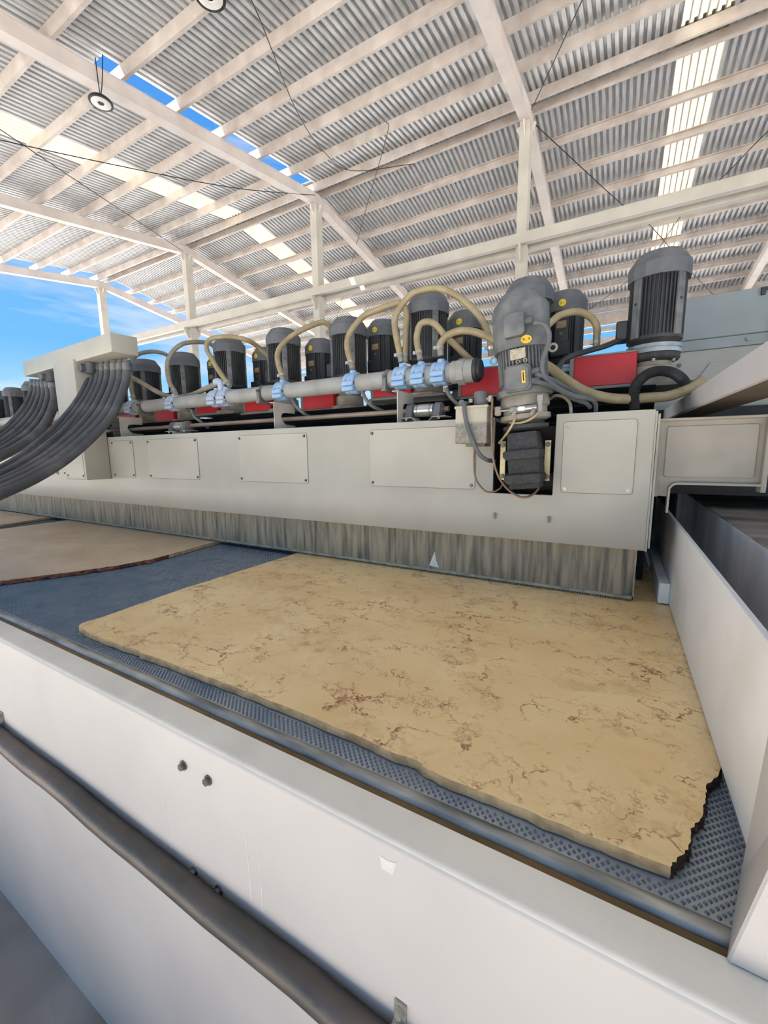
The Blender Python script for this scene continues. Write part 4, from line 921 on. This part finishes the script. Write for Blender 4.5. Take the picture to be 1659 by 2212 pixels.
ot = thing('oil_tank', 'stained translucent oil tank with grey pump cap left of the gear motor', 'tank')
tk = obj('tank', B().box(-.600, -.467, 1.660, 1.762, 1.527, 1.672), 'oil_tank_plastic', ot, 30, bevel=.005, seg=2)
obj('rim', B().box(-.604, -.463, 1.656, 1.764, 1.668, 1.680), 'box_stain', tk, 0, bevel=.003)
obj('bottom_bracket', B().box(-.56, -.48, 1.68, 1.762, 1.515, 1.527), 'housing_beige', ot, 0)
obj('pump_cap', B().lathe([(.026, 1.682), (.029, 1.686), (.029, 1.728), (.024, 1.737), (.018, 1.739)], (-.508, 1.71, 0), 20), 'motor_dusty', ot, 30)
obj('gland', B().tube([(-.575, 1.715, 1.683), (-.575, 1.662, 1.694)], .013, 12), 'cover_dark', ot)
obj('fitting', B().tube([(-.478, 1.70, 1.705), (-.458, 1.675, 1.705)], .007, 10).tube([(-.458, 1.672, 1.712), (-.458, 1.668, 1.690)], .008, 10).lathe([(.009, 1.695), (.009, 1.71)], (-.548, 1.70, 0), 12).lathe([(.008, 1.500), (.008, 1.516)], (-.535, 1.70, 0), 12), 'box_stain', ot)

# ---------------------------------------------------------------- right side: arm, gate, trough, hood, enclosure
ar = thing('bridge_end_arm', 'off-white welded end arm right of the bridge beam over the steel trough', 'machine arm')
y0 = 1.85
obj('web', B().prism([(.120, 1.600), (.425, 1.596), (.425, 1.372), (.188, 1.372), (.178, 1.366), (.172, 1.352), (.170, 1.318), (.120, 1.322)][::-1], 'y', y0 + .012, y0 + .03), 'arm_paint', ar, 0)
rim = B()
rim.box(.118, .432, y0 - .012, y0 + .03, 1.596, 1.606).box(.424, .438, y0 - .022, y0 + .03, 1.345, 1.604).box(.116, .138, y0 - .006, y0 + .03, 1.318, 1.60)
obj('rim', rim, 'arm_paint', ar, 0, bevel=.002)
inn = [(.425, 1.372), (.188, 1.372)] + [(.188 - .020 * math.sin(a), 1.352 + .020 * math.cos(a)) for a in [PI / 2 * k / 5 for k in range(6)]] + [(.168, 1.20), (.172, 1.20), (.172, 1.352)] + [(.188 - .016 * math.sin(a), 1.352 + .016 * math.cos(a)) for a in [PI / 2 * (5 - k) / 5 for k in range(6)]] + [(.425, 1.3675)]
inn = [(.425, 1.374), (.190, 1.374), (.176, 1.368), (.167, 1.354), (.165, 1.26), (.172, 1.26), (.173, 1.350), (.180, 1.361), (.192, 1.366), (.425, 1.366)]
obj('inner_lip', B().prism(inn[::-1], 'y', y0 - .020, y0 + .03), 'arm_paint', ar, 0)
obj('raised_panel', B().prism(rrect(.150, .410, 1.392, 1.578, .010), 'y', y0 + .006, y0 + .0125), 'arm_paint', ar, 30, bevel=.002)

gt = thing('guard_gate', 'white steel guard plate crossing the belt at the right, standing on the frame', 'guard plate')
obj('plate', B().prism([(.560, .8815), (.690, .8815), (.726, .905), (2.82, .905), (2.82, 1.218), (.560, 1.222)], 'x', .203, .215), 'gate_paint', gt, 0, bevel=.0015)
obj('foot', B().add([(.192, .700, .881), (.151, .560, .881), (.46, .552, .881), (.46, .700, .881), (.2025, .700, 1.17), (.2025, .560, 1.17), (.46, .552, 1.17), (.46, .700, 1.17)], [(0, 1, 2, 3), (4, 7, 6, 5), (0, 4, 5, 1), (1, 5, 6, 2), (2, 6, 7, 3), (3, 7, 4, 0)]), 'frame_paint', gt, 0, bevel=.003)
obj('side_rail', B().box(.166, .2025, 1.842, 2.74, .905, .985), 'gate_paint', gt, 0, bevel=.003)

tr = thing('steel_trough', 'wet grey stainless trough behind the white guard plate', 'trough')
obj('side_wall', B().box(.350, .356, .70, 3.25, .885, 1.236), 'stainless', tr, 0)
obj('top', B().prism([(.350, 1.236), (.353, 1.241), (.95, 1.241), (.95, 1.230), (.356, 1.230)][::-1], 'y', .70, 3.25), 'stainless_wet', tr, 0)

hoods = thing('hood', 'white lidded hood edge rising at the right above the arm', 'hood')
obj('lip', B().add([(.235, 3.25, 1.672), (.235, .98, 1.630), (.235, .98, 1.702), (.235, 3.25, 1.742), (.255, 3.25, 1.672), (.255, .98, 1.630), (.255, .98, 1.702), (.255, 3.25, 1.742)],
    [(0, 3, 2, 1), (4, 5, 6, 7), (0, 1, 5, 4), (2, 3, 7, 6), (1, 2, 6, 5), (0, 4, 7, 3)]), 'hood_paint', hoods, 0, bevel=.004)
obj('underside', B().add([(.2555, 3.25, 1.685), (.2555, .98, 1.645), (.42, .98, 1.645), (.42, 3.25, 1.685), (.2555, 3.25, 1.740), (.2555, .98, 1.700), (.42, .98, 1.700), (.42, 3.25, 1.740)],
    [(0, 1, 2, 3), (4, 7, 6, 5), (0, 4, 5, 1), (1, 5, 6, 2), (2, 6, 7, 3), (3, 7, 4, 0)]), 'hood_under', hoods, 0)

en = thing('grey_enclosure', 'grey blue sheet metal enclosure behind the right motor', 'enclosure')
obj('upper_panel', B().box(.10, 1.6, 3.30, 3.8, 2.165, 2.418), 'enclosure_grey', en, 0, bevel=.004)
obj('middle_panel', B().box(.10, .78, 3.305, 3.8, 2.100, 2.164), 'enclosure_grey', en, 0, bevel=.003)
obj('lower_panel', B().prism([(-.32, 1.745), (1.6, 1.745), (1.6, 2.099), (.10, 2.099), (.10, 1.955), (-.32, 1.955)], 'y', 3.31, 3.8), 'enclosure_lower', en, 0, bevel=.003)
obj('bolt', B().hexbolt((.628, 3.305, 2.135), .012, .012), 'enclosure_grey', en)
obj('bolt', B().hexbolt((.300, 3.31, 2.02), .010, .010), 'bolt_steel', en)
obj('latch', B().box(.66, .78, 3.285, 3.30, 2.395, 2.41).box(.66, .68, 3.28, 3.30, 2.37, 2.41), 'rubber_black', en, 0)
obj('door_post', B().box(.735, .79, 3.27, 3.303, 2.0, 2.26), 'bridge_paint', en, 0, bevel=.003)
obj('vent_flap', B().prism([(.36, 1.86), (.46, 2.02), (.62, 2.02), (.62, 1.86)], 'y', 3.300, 3.3095), 'enclosure_lower', en, 0, bevel=.002)
